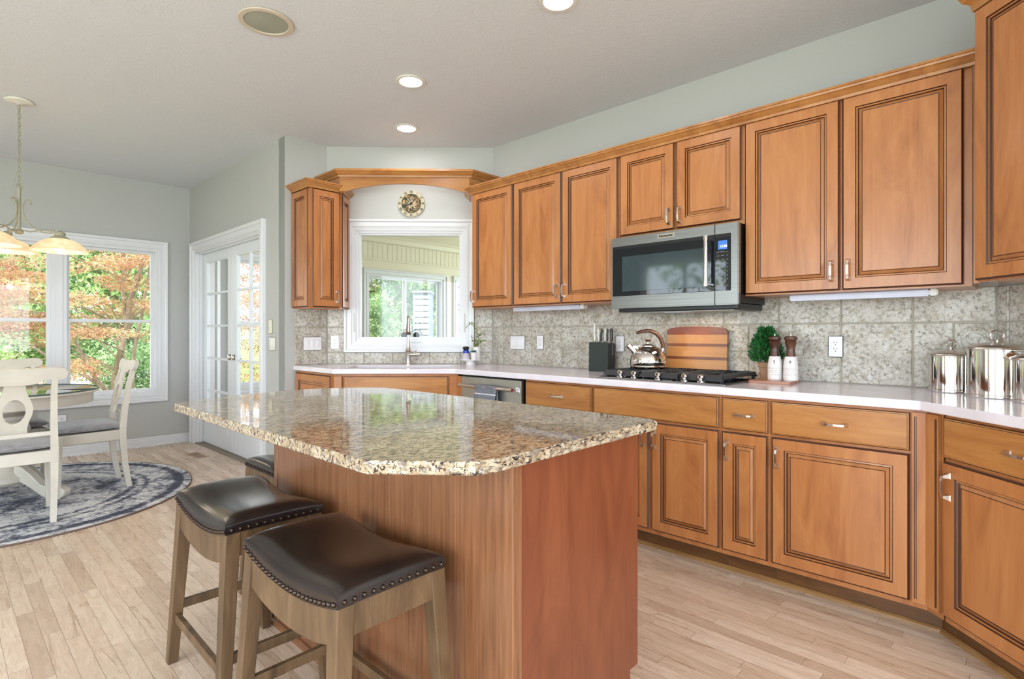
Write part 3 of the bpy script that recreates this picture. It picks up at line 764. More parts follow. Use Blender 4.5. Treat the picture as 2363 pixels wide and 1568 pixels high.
# sink base
ds = (2.011, 3.723)
t = base('maple sink base cabinet with a plain false drawer front, set across the corner', (ds[0], ds[1], 0), -PI / 4, .905, [(.075, .45, .125, .700, .425, .61), (.456, .83, .125, .700, .48, .61)], [(.075, .832, .712, .858, False)], depth=.03)
MB().box(.004, .062, -.018, 0, .125, .862, 0, .003).build('stile', m_maple, t); MB().box(.845, .90, -.018, 0, .125, .862, 0, .003).build('stile', m_maple, t)
t = thing('base_cabinet', 'small maple base cabinet end facing the french doors', 'cabinet', (2.011, 4.32, 0), -PI / 2)
b = MB(); b.box(0, .592, 0, .04, .10, .872); b.build('cabinet_box', m_maple, t)
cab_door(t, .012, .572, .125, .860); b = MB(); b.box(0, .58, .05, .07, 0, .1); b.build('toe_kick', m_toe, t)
b = MB(); b.box(2.637, 2.66, 3.036, 3.083, .10, .862, 0, .003); tag(b.build('filler_strip', m_maple), 'thin maple filler strip between sink base and dishwasher', 'panel')

# ---- dishwasher
t = thing('dishwasher', 'stainless steel dishwasher with a bar handle beside the sink base', 'dishwasher', (XB, 3.030, 0), -PI / 2)
b = MB(); b.box(.002, .603, .0, .56, .10, .868); b.box(.02, .58, .05, .07, 0, .1); b.build('tub', m_black, t)
b = MB(); b.box(.006, .598, -.028, 0, .13, .862, 0, .004, 2); b.build('door_panel', m_steel2, t)
b = MB(); b.tube([(.03, -.065, .803), (.555, -.065, .803)], .0115, 16)
for x in (.03, .540): b.tube([(x, -.065, .803), (x + .016, -.065, .803)], .0135, 16)
for x in (.055, .53): b.tube([(x, -.065, .803), (x, -.028, .803)], .009, 10)
hd = b.build('handle', m_nickel, t); MB().tube([(.5562, -.065, .803), (.5585, -.065, .803)], .0105, 16).build('medallion', m_pink, hd)
b = MB(Matrix.Translation((.557, -.03, .80))); b.plate([(0, .018), (.018, .021), (.036, .010), (.036, -.016), (.018, -.006), (0, -.012)], -.003, -.0015)
b.text('clean', .011, (.017, -.0032, .007), mi=1); b.build('tag', [m_outlet, m_slot], t)
# towel over the handle
b = MB(); n_ = 16
def towel(off, zlo):
    pr = []
    for i, z in enumerate((.600, .606, .612, .65, .69, .73, .757, .762, .785, .803)): pr.append((-.065 - .0155 - .004 * math.sin(i * .5), z))
    for i in range(1, 8): a = PI - PI * i / 8; pr.append((-.065 + .0155 * math.cos(a), .803 + .0155 * math.sin(a)))
    for i in range(9): pr.append((-.065 + .0155, .803 - .22 * i / 8))
    return pr
pr = towel(0, .60); rings = []
for k in range(13):
    x = .205 + .205 * k / 12; rings.append([b.v((x + .003 * math.sin(j), y + .0025 * math.sin(k * 1.1 + j * .2), z)) for j, (y, z) in enumerate(pr)])
for k in range(12):
    for j in range(len(pr) - 1): b.f([rings[k][j], rings[k + 1][j], rings[k + 1][j + 1], rings[k][j + 1]], 1 if j in (1, 6) else 0, True)
tw = b.build('dish_towel', [m_greytowel, m_outlet]); s_ = tw.modifiers.new('s', 'SOLIDIFY'); s_.thickness = .004
tag(tw, 'grey hand towel with white stripes hanging on the dishwasher handle', 'towel', None, (XB, 3.030, 0), -PI / 2)

# ---- countertop, sink
ct = [(1.984, 4.326), (1.984, 3.696), (2.61, 3.07), (2.61, .330), (1.81, -.470), (2.232, -.892), (3.26, .136), (3.26, 3.34), (2.274, 4.326)]
def dg(x, y): return (2.274 + R2 * x + R2 * y, 4.326 - R2 * x + R2 * y)
hole = [dg(*p) for p in rrect(.30, 1.08, -.555, -.19, .03, 3)]
b = MB(); b.prism(ct, .877, .914, holes=[hole]); o = b.build('countertop', m_quartz, bevel=.006, seg=3)
tag(o, 'continuous white quartz countertop along the wall runs', 'countertop')
b = MB(); P0 = rrect(.294, 1.086, -.561, -.184, .03, 3); P1 = rrect(.31, 1.07, -.545, -.20, .04, 3)
a_ = [b.v((*p, .876)) for p in P0]; c_ = [b.v((*p, .70)) for p in P1]
o_ = [b.v((*p, .876)) for p in rrect(.27, 1.11, -.575, -.165, .03, 3)]
for i in range(len(a_)):
    j = (i + 1) % len(a_); b.f([a_[i], a_[j], c_[j], c_[i]]); b.f([o_[i], o_[j], a_[j], a_[i]])
b.f(c_); b.tube([(.69, -.37, .7005), (.69, -.37, .703)], .045, 20)
tag(b.build('kitchen_sink', m_basin), 'beige undermount sink set in the white countertop', 'sink', None, (2.274, 4.326, 0), -PI / 4)
# faucet
t = thing('faucet', 'brushed nickel gooseneck faucet behind the sink', 'faucet', (*dg(.700, -.115), .914), math.radians(-35.6))
b = MB(); b.lathe([(0, 0), (.029, 0), (.029, .006), (.024, .012), (.024, .105), (.026, .112), (.020, .125), (.0135, .15), (.0125, .26)], n=24)
b.build('faucet_body', m_nickel, t)
b = MB(); pts = [(0, 0, .25)] + [(0, -.075 + .075 * math.cos(a), .315 + .075 * math.sin(a)) for a in [PI * i / 12 for i in range(0, 11)]]
b.tube(pts, .0125, 14); e = Vector(pts[-1]); dn = (Vector(pts[-1]) - Vector(pts[-2])).normalized()
b.tube([e, e + dn * .02, e + dn * .05, e + dn * .12], [.0125, .014, .016, .022], 16); b.build('spout', m_nickel, t)
b = MB(); b.tube([(.015, -.01, .085), (.06, -.025, .085)], .019, 16); b.tube([(.06, -.025, .085), (.062, -.026, .086), (.095, -.035, .087)], [.019, .016, .012], 16)
b.tube([(.05, -.03, .10), (.062, -.06, .118)], [.006, .004], 8); b.build('lever', m_nickel, t)

# ---- microwave
t = thing('microwave_oven', 'stainless over-the-range microwave hanging above the cooktop', 'microwave', (2.875, 1.881, 1.322), -PI / 2)
b = MB(); b.box(.004, .756, 0, .38, .012, .428); b.build('housing', m_black, t)
b = MB(); b.box(0, .768, -.035, 0, 0, .425, 0, .004, 2); b.build('front_frame', m_steel, t)
b = MB(); b.box(.012, .643, -.0375, -.034, .074, .372, 0, .006, 2); b.box(.647, .730, -.0375, -.034, .074, .372, 0, .006, 2); b.build('black_glass_front', m_blackglass, t)
b = MB(); b.box(.079, .590, -.0385, -.037, .100, .308, 0, .002); b.build('window', m_ovenwin, t)
MB().box(.6435, .6465, -.0385, -.03, .001, .424).build('door_seam', m_black, t)
b = MB(); b.box(.312, .416, -.040, -.034, .389, .413, 0, .001); b.text('KitchenAid', .0165, (.364, -.0405, .4005), mi=1, sx=1.12, ext=.0006, bold=.0006); b.build('nameplate', [m_chrome, m_black], t)
b = MB(); b.tube([(.617, -.085, .108), (.617, -.085, .350)], .0105, 16)
for z in (.098, .340): b.tube([(.617, -.085, z), (.617, -.085, z + .024)], .0125, 16); b.box(.610, .624, -.085, -.037, z + .004, z + .020, 0, .003)
b.build('handle', m_chrome, t)
MB().box(.664, .712, -.0386, -.037, .290, .336).build('display', m_display, t)
b = MB(); b.text('12:30', .0175, (.692, -.039, .306)); b.build('display_digits', m_digits, t)
b = MB()
for r_ in range(9):
    for c_i, x in enumerate((.664, .688, .713)):
        z = .278 - r_ * .0205 - (.012 if r_ > 7 else 0)
        if 4 <= r_ <= 6: st, sz = str(1 + (r_ - 4) * 3 + c_i), .008
        elif r_ == 7: st, sz = ('on', '0', 'off')[c_i], .006
        elif r_ == 8: st, sz = ('stop', 'light', 'start')[c_i], .0055
        else: st, sz = [('popcorn', 'baked potato', 'sensor'), ('reheat', 'defrost', 'grill'), ('soften', 'melt', 'timer'), ('power', 'clock', 'vent')][r_][c_i], .0048
        b.text(st, sz, (x, -.0388, z), ext=.0001)
b.build('keypad_print', m_silvertext, t)
b = MB(); b.box(.03, .75, .0, .36, -.022, .012, 0, .004); b.box(.06, .72, .03, .34, -.026, -.02, 1); b.build('vent_grille', [m_black, m_steel], t)
MB().box(.30, .46, .06, .12, -.029, -.024).build('lamp_lens', m_lens, t)
lamp('AREA', 'cooktop_lamp', (2.98, 1.50, 1.285), 1.6, (1, .72, .5), .16, .06, (0, 0, -1))

# ---- gas cooktop
t = thing('gas_cooktop', 'black and steel gas cooktop with cast iron grates on the countertop', 'cooktop', (2.668, 1.875, .914), -PI / 2)
b = MB(); b.box(0, .765, 0, .525, 0, .008, 0, .003); b.box(.012, .753, .012, .513, .008, .0095, 1); b.build('tray', [m_steel, m_blackglass], t)
for k in range(3):
    x0, x1 = .028 + .2385 * k, .028 + .2385 * k + .2325
    b = MB(); zt = .046
    def bar(xa, ya, xb, yb, w2=.006):
        d = Vector((xb - xa, yb - ya)).normalized() * w2; nx, ny = -d.y, d.x
        b.hexa([(xa - nx * 1.3, ya - ny * 1.3, zt - .018), (xb - nx * 1.3, yb - ny * 1.3, zt - .018), (xb + nx * 1.3, yb + ny * 1.3, zt - .018), (xa + nx * 1.3, ya + ny * 1.3, zt - .018)],
               [(xa - nx, ya - ny, zt), (xb - nx, yb - ny, zt), (xb + nx, yb + ny, zt), (xa + nx, ya + ny, zt)])
    # wide sloping rim
    for (xa, ya, xb, yb) in ((x0, .06, x1, .06), (x0, .485, x1, .485)):
        sg = -1 if ya < .2 else 1
        b.hexa([(xa, ya + sg * .022 - .006, .018), (xb, ya + sg * .022 - .006, .018), (xb, ya + sg * .022 + .006, .018), (xa, ya + sg * .022 + .006, .018)],
               [(xa + .01, ya - .006, zt), (xb - .01, ya - .006, zt), (xb - .01, ya + .006, zt), (xa + .01, ya + .006, zt)])
    for x in (x0 + .008, x1 - .008): bar(x, .06, x, .485)
    for q in range(1, 10): bar(x0 + .008, .06 + .0425 * q, x0 + .055 + (.03 if q % 2 else 0), .06 + .0425 * q, .004); bar(x1 - .008, .06 + .0425 * q, x1 - .055 - (.03 if q % 2 else 0), .06 + .0425 * q, .004)
    bar((x0 + x1) / 2, .06, (x0 + x1) / 2, .485, .005); bar(x0, .272, x1, .272, .005)
    for x in (x0 + .014, x1 - .014):
        for y in (.062, .483): b.box(x - .007, x + .007, y - .007, y + .007, .0095, .03)
    b.build('grate', m_iron, t)
for (x, y, r) in ((.145, .16, .036), (.145, .385, .044), (.383, .272, .056), (.62, .16, .044), (.62, .385, .036)):
    b = MB(); b.lathe([(0, 0), (r, 0), (r, .008), (r * .8, .012), (r * .8, .018), (0, .020)], c=(x, y, .0095), n=24); b.build('burner', m_iron, t)
for y in (1.728, 1.638, 1.491, 1.338, 1.249):
    x = 1.875 - y; b = MB()
    b.lathe([(0, 0), (.019, 0), (.019, .006), (.010, .010), (.009, .016), (.017, .020), (.018, .024), (.018, .034), (.014, .037), (0, .037)], c=(x, .034, .0095), n=20)
    b.box(x - .003, x + .003, .018, .050, .044, .0485, 0, .001); b.build('knob', m_chrome, t)
b = MB(); b.text('KitchenAid', .012, (.44, .030, .0098), rx=0, ext=.0002); b.build('print', m_silvertext, t)

# ================================================================== THINGS ON THE COUNTER
def W(loc, rz):   # author in world coordinates under a thing at loc, rz
    return (Matrix.Translation(loc) @ Matrix.Rotation(rz, 4, 'Z')).inverted()
ZC = .914
# knife block
kb = (3.10, 2.235, ZC)
t = thing('knife_block', 'dark green grid faced knife block left of the cooktop', 'knife block', kb, -PI / 2)
b = MB(); b.box(0, .150, 0, .012, 0, .198, 0, .002); b.build('front_face', m_blockg, t)
b = MB(); b.box(.003, .147, .012, .100, 0, .192, 0, .002); b.build('block_body', m_black, t)
def knife(x, y, h, mat, label, lean=0.0, w_=.020, cat='knife'):
    t = thing('kitchen_knife' if cat == 'knife' else 'carving_fork', label, cat, (kb[0] + y, kb[1] - x, ZC + .150), -PI / 2, None)
    b = MB(); M = Matrix.Rotation(lean, 4, 'Y'); b.M = M
    z0 = .055
    b.tube([(0, 0, z0), (.002, 0, z0 + .02), (-.001, 0, z0 + h * .5), (.003, 0, z0 + h * .8), (.0, 0, z0 + h)], [w_ * .30, w_ * .42, w_ * .36, w_ * .45, w_ * .30], 8, sq=(.8, 1))
    b.build('handle', mat, t)
    b = MB(M)
    if cat == 'knife': b.box(-.008, .008, -.001, .001, -.04, z0)
    else: b.box(-.010, -.006, -.001, .001, -.04, z0 + .004); b.box(.006, .010, -.001, .001, -.04, z0 + .004); b.box(-.010, .010, -.001, .001, z0, z0 + .006)
    b.build('blade', m_chrome, t)
    return t
knife(.018, .045, .125, m_fixture, 'tall white handled carving fork at the left end of the knife block', -.02, .018, 'fork')
knife(.046, .055, .085, m_fixture, 'white handled knife standing second from left in the knife block', -.05)
knife(.068, .040, .085, m_black, 'black handled knife standing in the middle of the knife block', .06)
knife(.088, .062, .085, m_fixture, 'pale handled knife just right of the middle black knife', .03)
knife(.124, .035, .085, m_black, 'slim black handled knife second from right in the knife block', .02, .016)
knife(.140, .070, .085, m_black, 'thick black handled knife at the right end of the knife block', -.03, .026)

# kettle on the left rear of the grates
t = thing('tea_kettle', 'polished steel whistling kettle with wooden handle on the cooktop', 'kettle', (3.0, 1.722, .9605), math.radians(133.7))
b = MB(); b.lathe([(0, 0), (.098, 0), (.104, .004), (.107, .012), (.1045, .020), (.107, .026), (.107, .045), (.103, .070), (.092, .095), (.074, .117), (.052, .131), (.046, .133), (.046, .137), (.030, .146), (.012, .150), (0, .150)], n=48); b.build('kettle_body', m_chrome, t)
b = MB(); b.lathe([(0, 0), (.007, 0), (.007, .010), (.0, .010)], c=(0, 0, .149), n=14); k_ = b.build('knob_stem', m_chrome, t)
b = MB(); b.lathe([(.006, .158), (.014, .163), (.018, .172), (.017, .176), (0, .177)], n=20); b.build('lid_knob', m_walnut, t)
b = MB(); b.tube([(.072, 0, .085), (.098, 0, .112), (.116, 0, .132)], [.024, .019, .018], 18); b.tube([(.112, 0, .128), (.124, 0, .140)], [.021, .021], 18)
b.box(.060, .098, -.012, .012, .118, .140, 0, .003); b.build('spout', m_chrome, t)
b = MB(); b.tube([(.098, 0, .14), (.110, 0, .158), (.116, 0, .166)], [.003, .0025, .0025], 8); b.ball((.118, 0, .170), .006); b.build('whistle_lever', m_chrome, t)
b = MB(); b.tube([(.052, 0, .128), (.055, 0, .180), (.062, 0, .212)], .003, 8)
for y in (-.008, .008): b.tube([(-.084, y, .085), (-.092, y, .120), (-.092, y, .150)], .0035, 8)
b.build('handle_wire', m_chrome, t)
b = MB(); b.tube([(.070, 0, .214), (.045, 0, .222), (.012, 0, .228), (-.020, 0, .226), (-.052, 0, .210), (-.078, 0, .180), (-.090, 0, .145), (-.091, 0, .122)], [.011, .013, .014, .015, .016, .016, .015, .013], 14, sq=(1.1, .8)); b.build('wooden_grip', m_walnut, t)

# striped cutting board leaning on the tiles
t = thing('cutting_board', 'striped wooden cutting board with rounded corners leaning on the backsplash', 'cutting board', (3.197, 1.712, ZC + .001), -PI / 2)
def cbz(x): return .292 + .010 * (1 - ((x - .197) / .197) ** 2)
bands = [(0, .098, m_boardlt), (.098, .116, m_boarddk), (.116, .178, m_boardlt), (.178, .196, m_boarddk), (.196, .250, m_boardlt), (.250, None, m_boardred)]
lean = .05
for i, (z0, z1, m) in enumerate(bands):
    b = MB(Matrix.Rotation(-lean, 4, 'X'))
    if z1: poly = [(0.004 * (1 if z0 > .1 else 1), z0), (.390, z0), (.390, z1), (.004, z1)]
    else:
        poly = [(.004, z0), (.390, z0), (.390, .262)] + [(.390 - .034 + .034 * math.cos(a), .262 + .030 * math.sin(a)) for a in [PI / 2 * q / 6 for q in range(1, 7)]] + [(.356 - .318 * q / 10, cbz(.356 - .318 * q / 10) - .0015) for q in range(1, 10)] + [(.038 + .034 * math.cos(a), .262 + .030 * math.sin(a)) for a in [PI / 2 + PI / 2 * q / 6 for q in range(0, 7)]]
    b.plate(poly, 0, .020); b.build('wood_strip', m, t, label=('dark' if m in (m_boarddk,) else 'reddish' if m == m_boardred else 'light') + ' wood strip')

# serving board, mills, rosemary
t = MB(); t.prism([(x, y) for x, y in rrect(0, .205, -.105, .105, .012, 4)], 0, .0145)
tag(t.build('serving_board', wood('acacia', C(120, 66, 42), C(166, 104, 74), C(206, 160, 126), boards=0, axis='X'), bevel=.003), 'small wooden serving board under the salt and pepper mills', 'serving board', None, (2.975, 1.005, ZC), -PI / 2 + .06)
o_ = COL.objects['serving_board']; o_.location = (3.075 - .03, 1.11, ZC)
for nm, lt, (x, y) in (('salt', 'S', (3.085, 1.016)), ('pepper', 'P', (3.085, .937))):
    t = thing('spice_mill', '%s mill marked %s, white ceramic base and dark wooden top' % (nm, lt), 'mill', (x, y, ZC + .0145), math.radians(-72))
    b = MB(); pr = [(0, 0), (.035, 0), (.036, .004)]
    for k in range(4): z = .026 + .011 * k; pr += [(.036, z - .002), (.0347, z), (.036, z + .002)]
    pr += [(.036, .068), (.034, .090), (.0305, .110), (.0275, .1235), (0, .1235)]
    b.lathe(pr, n=36); b.build('ceramic_base', m_whitecer, t)
    b = MB(); b.lathe([(0, .1236), (.0245, .1236), (.0215, .145), (.0195, .160), (.021, .175), (.0255, .187), (.028, .193), (.0262, .196), (.0285, .200), (.0262, .204), (.024, .206), (.030, .210), (.0325, .217), (.0315, .224), (.026, .229), (0, .2305)], n=32); b.build('wooden_top', m_walnut, t)
    b = MB(); b.lathe([(0, .230), (.004, .230), (.004, .234), (.0055, .236), (.005, .241), (0, .243)], n=14); b.build('finial', m_nickel, t)
    b = MB(); b.text(lt, .028, (-.003, -.0338, .092), ext=.0022, sx=.62); b.build('letter', m_slot, t)
def spiky(name, mat, parent, n, rfun, zfun, size, seed, up=.4):
    rnd = random.Random(seed); b = MB()
    for i in range(n):
        u = rnd.random(); a = rnd.random() * 2 * PI; z = zfun(u); r = rfun(u) * (rnd.random() ** .35)
        p = Vector((r * math.cos(a), r * math.sin(a), z)); d = Vector((math.cos(a), math.sin(a), rnd.uniform(-.1, 1.2) + up)).normalized()
        d = (d + Vector((rnd.uniform(-.5, .5), rnd.uniform(-.5, .5), rnd.uniform(-.3, .5)))).normalized()
        s = d.cross(Vector((rnd.uniform(-1, 1), rnd.uniform(-1, 1), rnd.uniform(-1, 1)))).normalized(); L = size * rnd.uniform(.7, 1.2); w_ = L * .14
        nn = d.cross(s) * L * .12
        b.f([b.v(p), b.v(p + d * L * .5 + s * w_ + nn), b.v(p + d * L), b.v(p + d * L * .5 - s * w_ + nn)])
    return b.build(name, mat, parent, recalc=False)
t = thing('potted_rosemary', 'bushy green rosemary plant in a small terracotta pot behind the mills', 'plant', (3.155, 1.085, ZC))
MB().lathe([(0, 0), (.026, 0), (.036, .072), (.040, .074), (.042, .100), (.038, .100), (.036, .092), (0, .092)], n=28).build('terracotta_pot', m_terra, t)
MB().lathe([(0, .093), (.036, .093), (.036, .090)], n=20).build('soil', m_soil, t)
spiky('foliage', m_leafg, t, 1500, lambda u: .022 + .062 * math.sin(PI * min(1, u * .85 + .22)) ** .8 * (1 - .55 * u), lambda u: .10 + .175 * u, .036, 5)
b = MB(); rnd = random.Random(2)
for k in range(9): a = k * .7; b.tube([(0, 0, .09), (.02 * math.cos(a), .02 * math.sin(a), .15), (.03 * math.cos(a), .03 * math.sin(a), .22 + .05 * rnd.random())], .0016, 5)
b.build('stem', m_olive, t)

# steel canisters
def canister(label, loc, r, h, rz):
    t = thing('steel_canister', label, 'canister', loc, rz, 'polished steel canisters in the corner of the countertop')
    MB().lathe([(0, 0), (r - .004, 0), (r, .004), (r, .012), (r - .0015, .014), (r - .0015, h - .006), (r, h - .004), (r, h), (r - .004, h), (0, h - .003)], n=64).build('canister_body', m_chrome, t)
    MB().lathe([(0, h), (r + .003, h), (r + .005, h + .003), (r + .003, h + .008), (r * .8, h + .018), (r * .4, h + .026), (.016, h + .029), (0, h + .03)], n=64).build('lid', m_nickel, t)
    hr = r * .21
    b = MB(); b.tube([(hr * 1.35 * math.cos(a), 0, h + .034 + hr + hr * math.sin(a)) for a in [2 * PI * i / 24 for i in range(24)]], .0034, 8, closed=True); b.tube([(0, 0, h + .026), (0, 0, h + .037)], .006, 10); b.build('ring_handle', m_nickel, t)
    return t
canister('small steel canister nearest the outlet, ring handle seen edge on', (3.115, .283, ZC), .083, .160, .85)
canister('large steel canister in the middle of the three', (2.985, .124, ZC), .103, .195, -.75)
canister('steel canister cut off by the right edge of the photo', (2.835, -.005, ZC), .084, .160, .2)

# cake stand with soap, succulent, tall plant
cs = (3.03, 3.37)
t = thing('cake_stand', 'small white ceramic pedestal stand at the right of the sink', 'stand', (cs[0], cs[1], ZC))
MB().lathe([(0, 0), (.040, 0), (.040, .004), (.034, .018), (.034, .030), (.042, .036), (.086, .038), (.089, .041), (.089, .046), (.085, .047), (0, .044)], n=40).build('pedestal_plate', m_whitecer, t)
rt = Vector((.691, -.723)); fw = Vector((.723, .691))
def on(a, c): p = Vector(cs) + rt * a + fw * c; return (p.x, p.y, ZC + .0455)
t = thing('dish_brush', 'clear soap bottle with blue band and black cap on the pedestal stand', 'soap bottle', on(-.036, .0))
MB().lathe([(0, 0), (.036, 0), (.036, .006), (.024, .040), (.022, .052), (0, .052)], n=24).build('bottle', m_clear, t)
MB().lathe([(.0225, .050), (.024, .052), (.024, .072), (.022, .074), (0, .074)], n=24).build('label_band', m_blue, t)
MB().lathe([(0, .072), (.018, .074), (.020, .080), (.026, .084), (.027, .094), (.020, .104), (0, .107)], n=24).build('cap', m_black, t)
t.name = 'soap_bottle'
t = thing('potted_succulent', 'tiny green succulent in a white pot at the front of the pedestal stand', 'plant', on(.030, -.030))
MB().lathe([(0, 0), (.021, 0), (.027, .052), (.0285, .054), (.0285, .058), (.025, .058), (.024, .050), (0, .050)], n=28).build('pot', m_whitecer, t)
b = MB()
for k in range(16):
    a = k * 2.4; q = k / 16; L = .030 - .008 * q; d = Vector((math.cos(a) * (1 - q * .8), math.sin(a) * (1 - q * .8), .35 + q)).normalized(); p = Vector((0, 0, .052)); s = d.cross(Vector((0, 0, 1))).normalized()
    b.tube([p, p + d * L * .5, p + d * L * .85, p + d * L * 1.05], [.004, .006, .004, .0006], 6)
b.build('leaf_rosette', m_teal, t)
t = thing('potted_vine', 'tall leafy green plant in a white cylinder pot at the back of the stand', 'plant', on(.048, .030))
MB().lathe([(0, 0), (.029, 0), (.030, .003), (.031, .100), (.027, .100), (.027, .092), (0, .092)], n=28).build('pot', m_whitecer, t)
b = MB(); lf = MB(); rnd = random.Random(12)
for stem in ([(0, 0, .09), (-.004, .01, .15), (.01, .0, .21), (-.02, 0, .27), (-.05, 0, .30), (-.085, .0, .26)], [(.005, 0, .09), (.02, 0, .13), (.045, .0, .15), (.07, 0, .155)], [(0, 0, .09), (.01, 0, .14), (.018, 0, .19), (.045, 0, .225)], [(0, 0, .09), (-.02, 0, .12), (-.035, 0, .16), (-.04, 0, .2)]):
    P = [Vector((rt.x * p[0] + fw.x * p[1], rt.y * p[0] + fw.y * p[1], p[2])) for p in stem]
    b.tube(P, .0018, 5)
    for i in range(len(P) - 1):
        for k in range(7):
            p = P[i].lerp(P[i + 1], k / 7)
            if p.z < .1: continue
            d = Vector((rnd.uniform(-1, 1), rnd.uniform(-1, 1), rnd.uniform(-.3, .8))).normalized(); s = d.cross(Vector((rnd.uniform(-1, 1), rnd.uniform(-1, 1), .3))).normalized(); L = .020
            lf.f([lf.v(p), lf.v(p + d * L * .5 + s * .006), lf.v(p + d * L), lf.v(p + d * L * .5 - s * .006)])
b.build('stem', m_olive, t); lf.build('foliage', m_olive, t, recalc=False)

# ---- wall clock
t = thing('wall_clock', 'round wall clock with cream ring and dark centre above the sink window', 'clock', (*dg(.7085, 0), 2.264), -PI / 4)
b = MB(Matrix.Rotation(PI / 2, 4, 'X')); b.lathe([(0, .002), (.113, .002), (.113, .012), (.111, .018), (.106, .019), (.082, .019), (.081, .017)], n=48); b.build('rim', m_clockring, t)
b = MB(Matrix.Rotation(PI / 2, 4, 'X')); b.lathe([(0, .017), (.081, .017), (.081, .020), (.078, .0175), (0, .0175)], n=48, mis=[0, 1, 1, 0]); b.build('dial', [m_clockart, m_black], t)
b = MB()
for k in range(12):   # radiating petals on the dial
    a = k * PI / 6 + .1; b.plate([(.016 * math.cos(a - .25), .016 * math.sin(a - .25)), (.062 * math.cos(a), .062 * math.sin(a)), (.016 * math.cos(a + .25), .016 * math.sin(a + .25))], -.0182, -.0176)
b.build('petal_ornament', m_clockring, t)
b = MB()
for k, s in enumerate(('XII', 'I', 'II', 'III', 'IIII', 'V', 'VI', 'VII', 'VIII', 'IX', 'X', 'XI')):
    a = k * PI / 6; b.M = Matrix.Rotation(a, 4, 'Y'); b.text(s, .026, (0, -.0195, .0965), sx=.85, bold=.0007)
b.M = Matrix(); b.build('roman_numerals', m_black, t)
for nm, a, L, w_ in (('hour_hand', math.radians(245), .050, .004), ('minute_hand', math.radians(42), .052, .0025)):
    b = MB(Matrix.Rotation(a, 4, 'Y')); b.box(-w_, w_, -.0225, -.021, -.008, L); b.build(nm, m_black, t)

# ---- outlets and switches
def plate_at(kind, label, loc, rz, n=1, mat=None, h=.112, cat=None):
    w_ = .070 if n == 1 else .070 + .046 * (n - 1)
    t = thing('wall_outlet' if kind == 'o' else 'light_switch', label, cat or ('outlet' if kind == 'o' else 'switch'), loc, rz)
    b = MB(); b.box(-w_ / 2, w_ / 2, -.006, 0, -h / 2, h / 2, 0, .003, 2); b.build('cover_plate', mat or m_outlet, t)
    for i in range(n):
        cx = (i - (n - 1) / 2) * .046
        b = MB(); b.box(cx - .0165, cx + .0165, -.0075, -.005, -.033, .033, 0, .001)
        if kind == 'o':
            b.build('receptacle', mat or m_outlet, t)
            for z in (-.017, .017):
                q = MB(); q.box(cx - .008, cx - .0055, -.0079, -.007, z + .001, z + .010); q.box(cx + .0055, cx + .008, -.0079, -.007, z + .001, z + .009); q.box(cx - .002, cx + .002, -.0079, -.007, z - .010, z - .005); q.build('socket_slots', m_slot, t)
        else:
            b.build('switch_frame', m_fixture, t)
            q = MB(); q.hexa([(cx - .014, -.0075, -.030), (cx + .014, -.0075, -.030), (cx + .014, -.0075, .030), (cx - .014, -.0075, .030)], [(cx - .013, -.0085, -.029), (cx + .013, -.0085, -.029), (cx + .013, -.0125, .029), (cx - .013, -.0125, .029)]); q.build('rocker', mat or m_outlet, t)
    return t
TX = 3.251
plate_at('s', 'triple rocker switch on the tiles right of the sink plants', (TX, 3.043, 1.097), -PI / 2, 3)
plate_at('o', 'white outlet on the tiles just right of the triple switch', (TX, 2.802, 1.102), -PI / 2)
plate_at('o', 'white outlet between the knife block and the kettle', (TX, 2.080, 1.100), -PI / 2)
plate_at('o', 'white outlet on the tiles between the mills and the canisters', (TX, .768, 1.104), -PI / 2)
plate_at('s', 'triple switch plate under the left corner cabinet', (2.139, 4.317, 1.088), 0, 3)
plate_at('o', 'white outlet on the tiles immediately left of the sink window', (*dg(.070, -.009), 1.098), -PI / 4)
t = plate_at('s', 'narrow ivory dimmer control above the switch beside the french doors', (1.915, 4.588, 1.228), -PI / 2, 1, m_ivory, .118)
plate_at('s', 'double switch plate beside the french doors under the ivory dimmer', (1.915, 4.550, 1.086), -PI / 2, 2, m_fixture)
plate_at('o', 'white outlet low on the dining wall under the window', (.828, 6.69, .345), 0)

# ---- under-cabinet light bars
for lb, y0, y1 in (('short white light bar under the wall cabinets left of the microwave', 2.902, 2.237), ('long white light bar under the wall cabinet right of the microwave', .930, .322)):
    t = thing('under_cabinet_light', lb, 'light bar', (3.04, y0, 1.339), -PI / 2)
    MB().box(0, y0 - y1 - .03, 0, .055, .0, .030, 0, .004, 2).build('diffuser', m_lens, t)
    MB().box(y0 - y1 - .03, y0 - y1, .0, .055, .002, .031, 0, .004, 2).build('end_cap', m_fixture, t)

# ================================================================== CEILING FIXTURES
def downlight(loc, label, grp='round recessed ceiling downlights'):
    t = thing('recessed_light', label, 'downlight', (loc[0], loc[1], H), 0, grp)
    MB().lathe([(.066, -.001), (.090, -.001), (.092, -.004), (.088, -.008), (.070, -.009), (.066, -.003), (.066, -.001)], n=40).build('trim_ring', m_fixture, t)
    MB().lathe([(0, -.0035), (.0655, -.0035), (.0655, -.002)], n=36).build('lens', m_bulb, t)
    lamp('AREA', 'downlight_lamp', (loc[0], loc[1], H - .012), 3.2, (1, .98, 1), .12, None, (0, 0, -1))
downlight((2.042, 2.823), 'middle recessed downlight in the ceiling over the cooktop side')
downlight((2.484, 3.490), 'recessed downlight nearest the sink window')
downlight((2.025, 1.636), 'recessed downlight cut off by the top edge of the photo')
t = thing('ceiling_speaker', 'large round speaker grille set flush in the ceiling', 'speaker', (1.150, 2.810, H))
MB().lathe([(.104, -.001), (.128, -.001), (.131, -.004), (.127, -.008), (.106, -.009), (.104, -.005)], n=48).build('bezel', plain('speaker_bezel', C(205, 192, 174), .5), t)
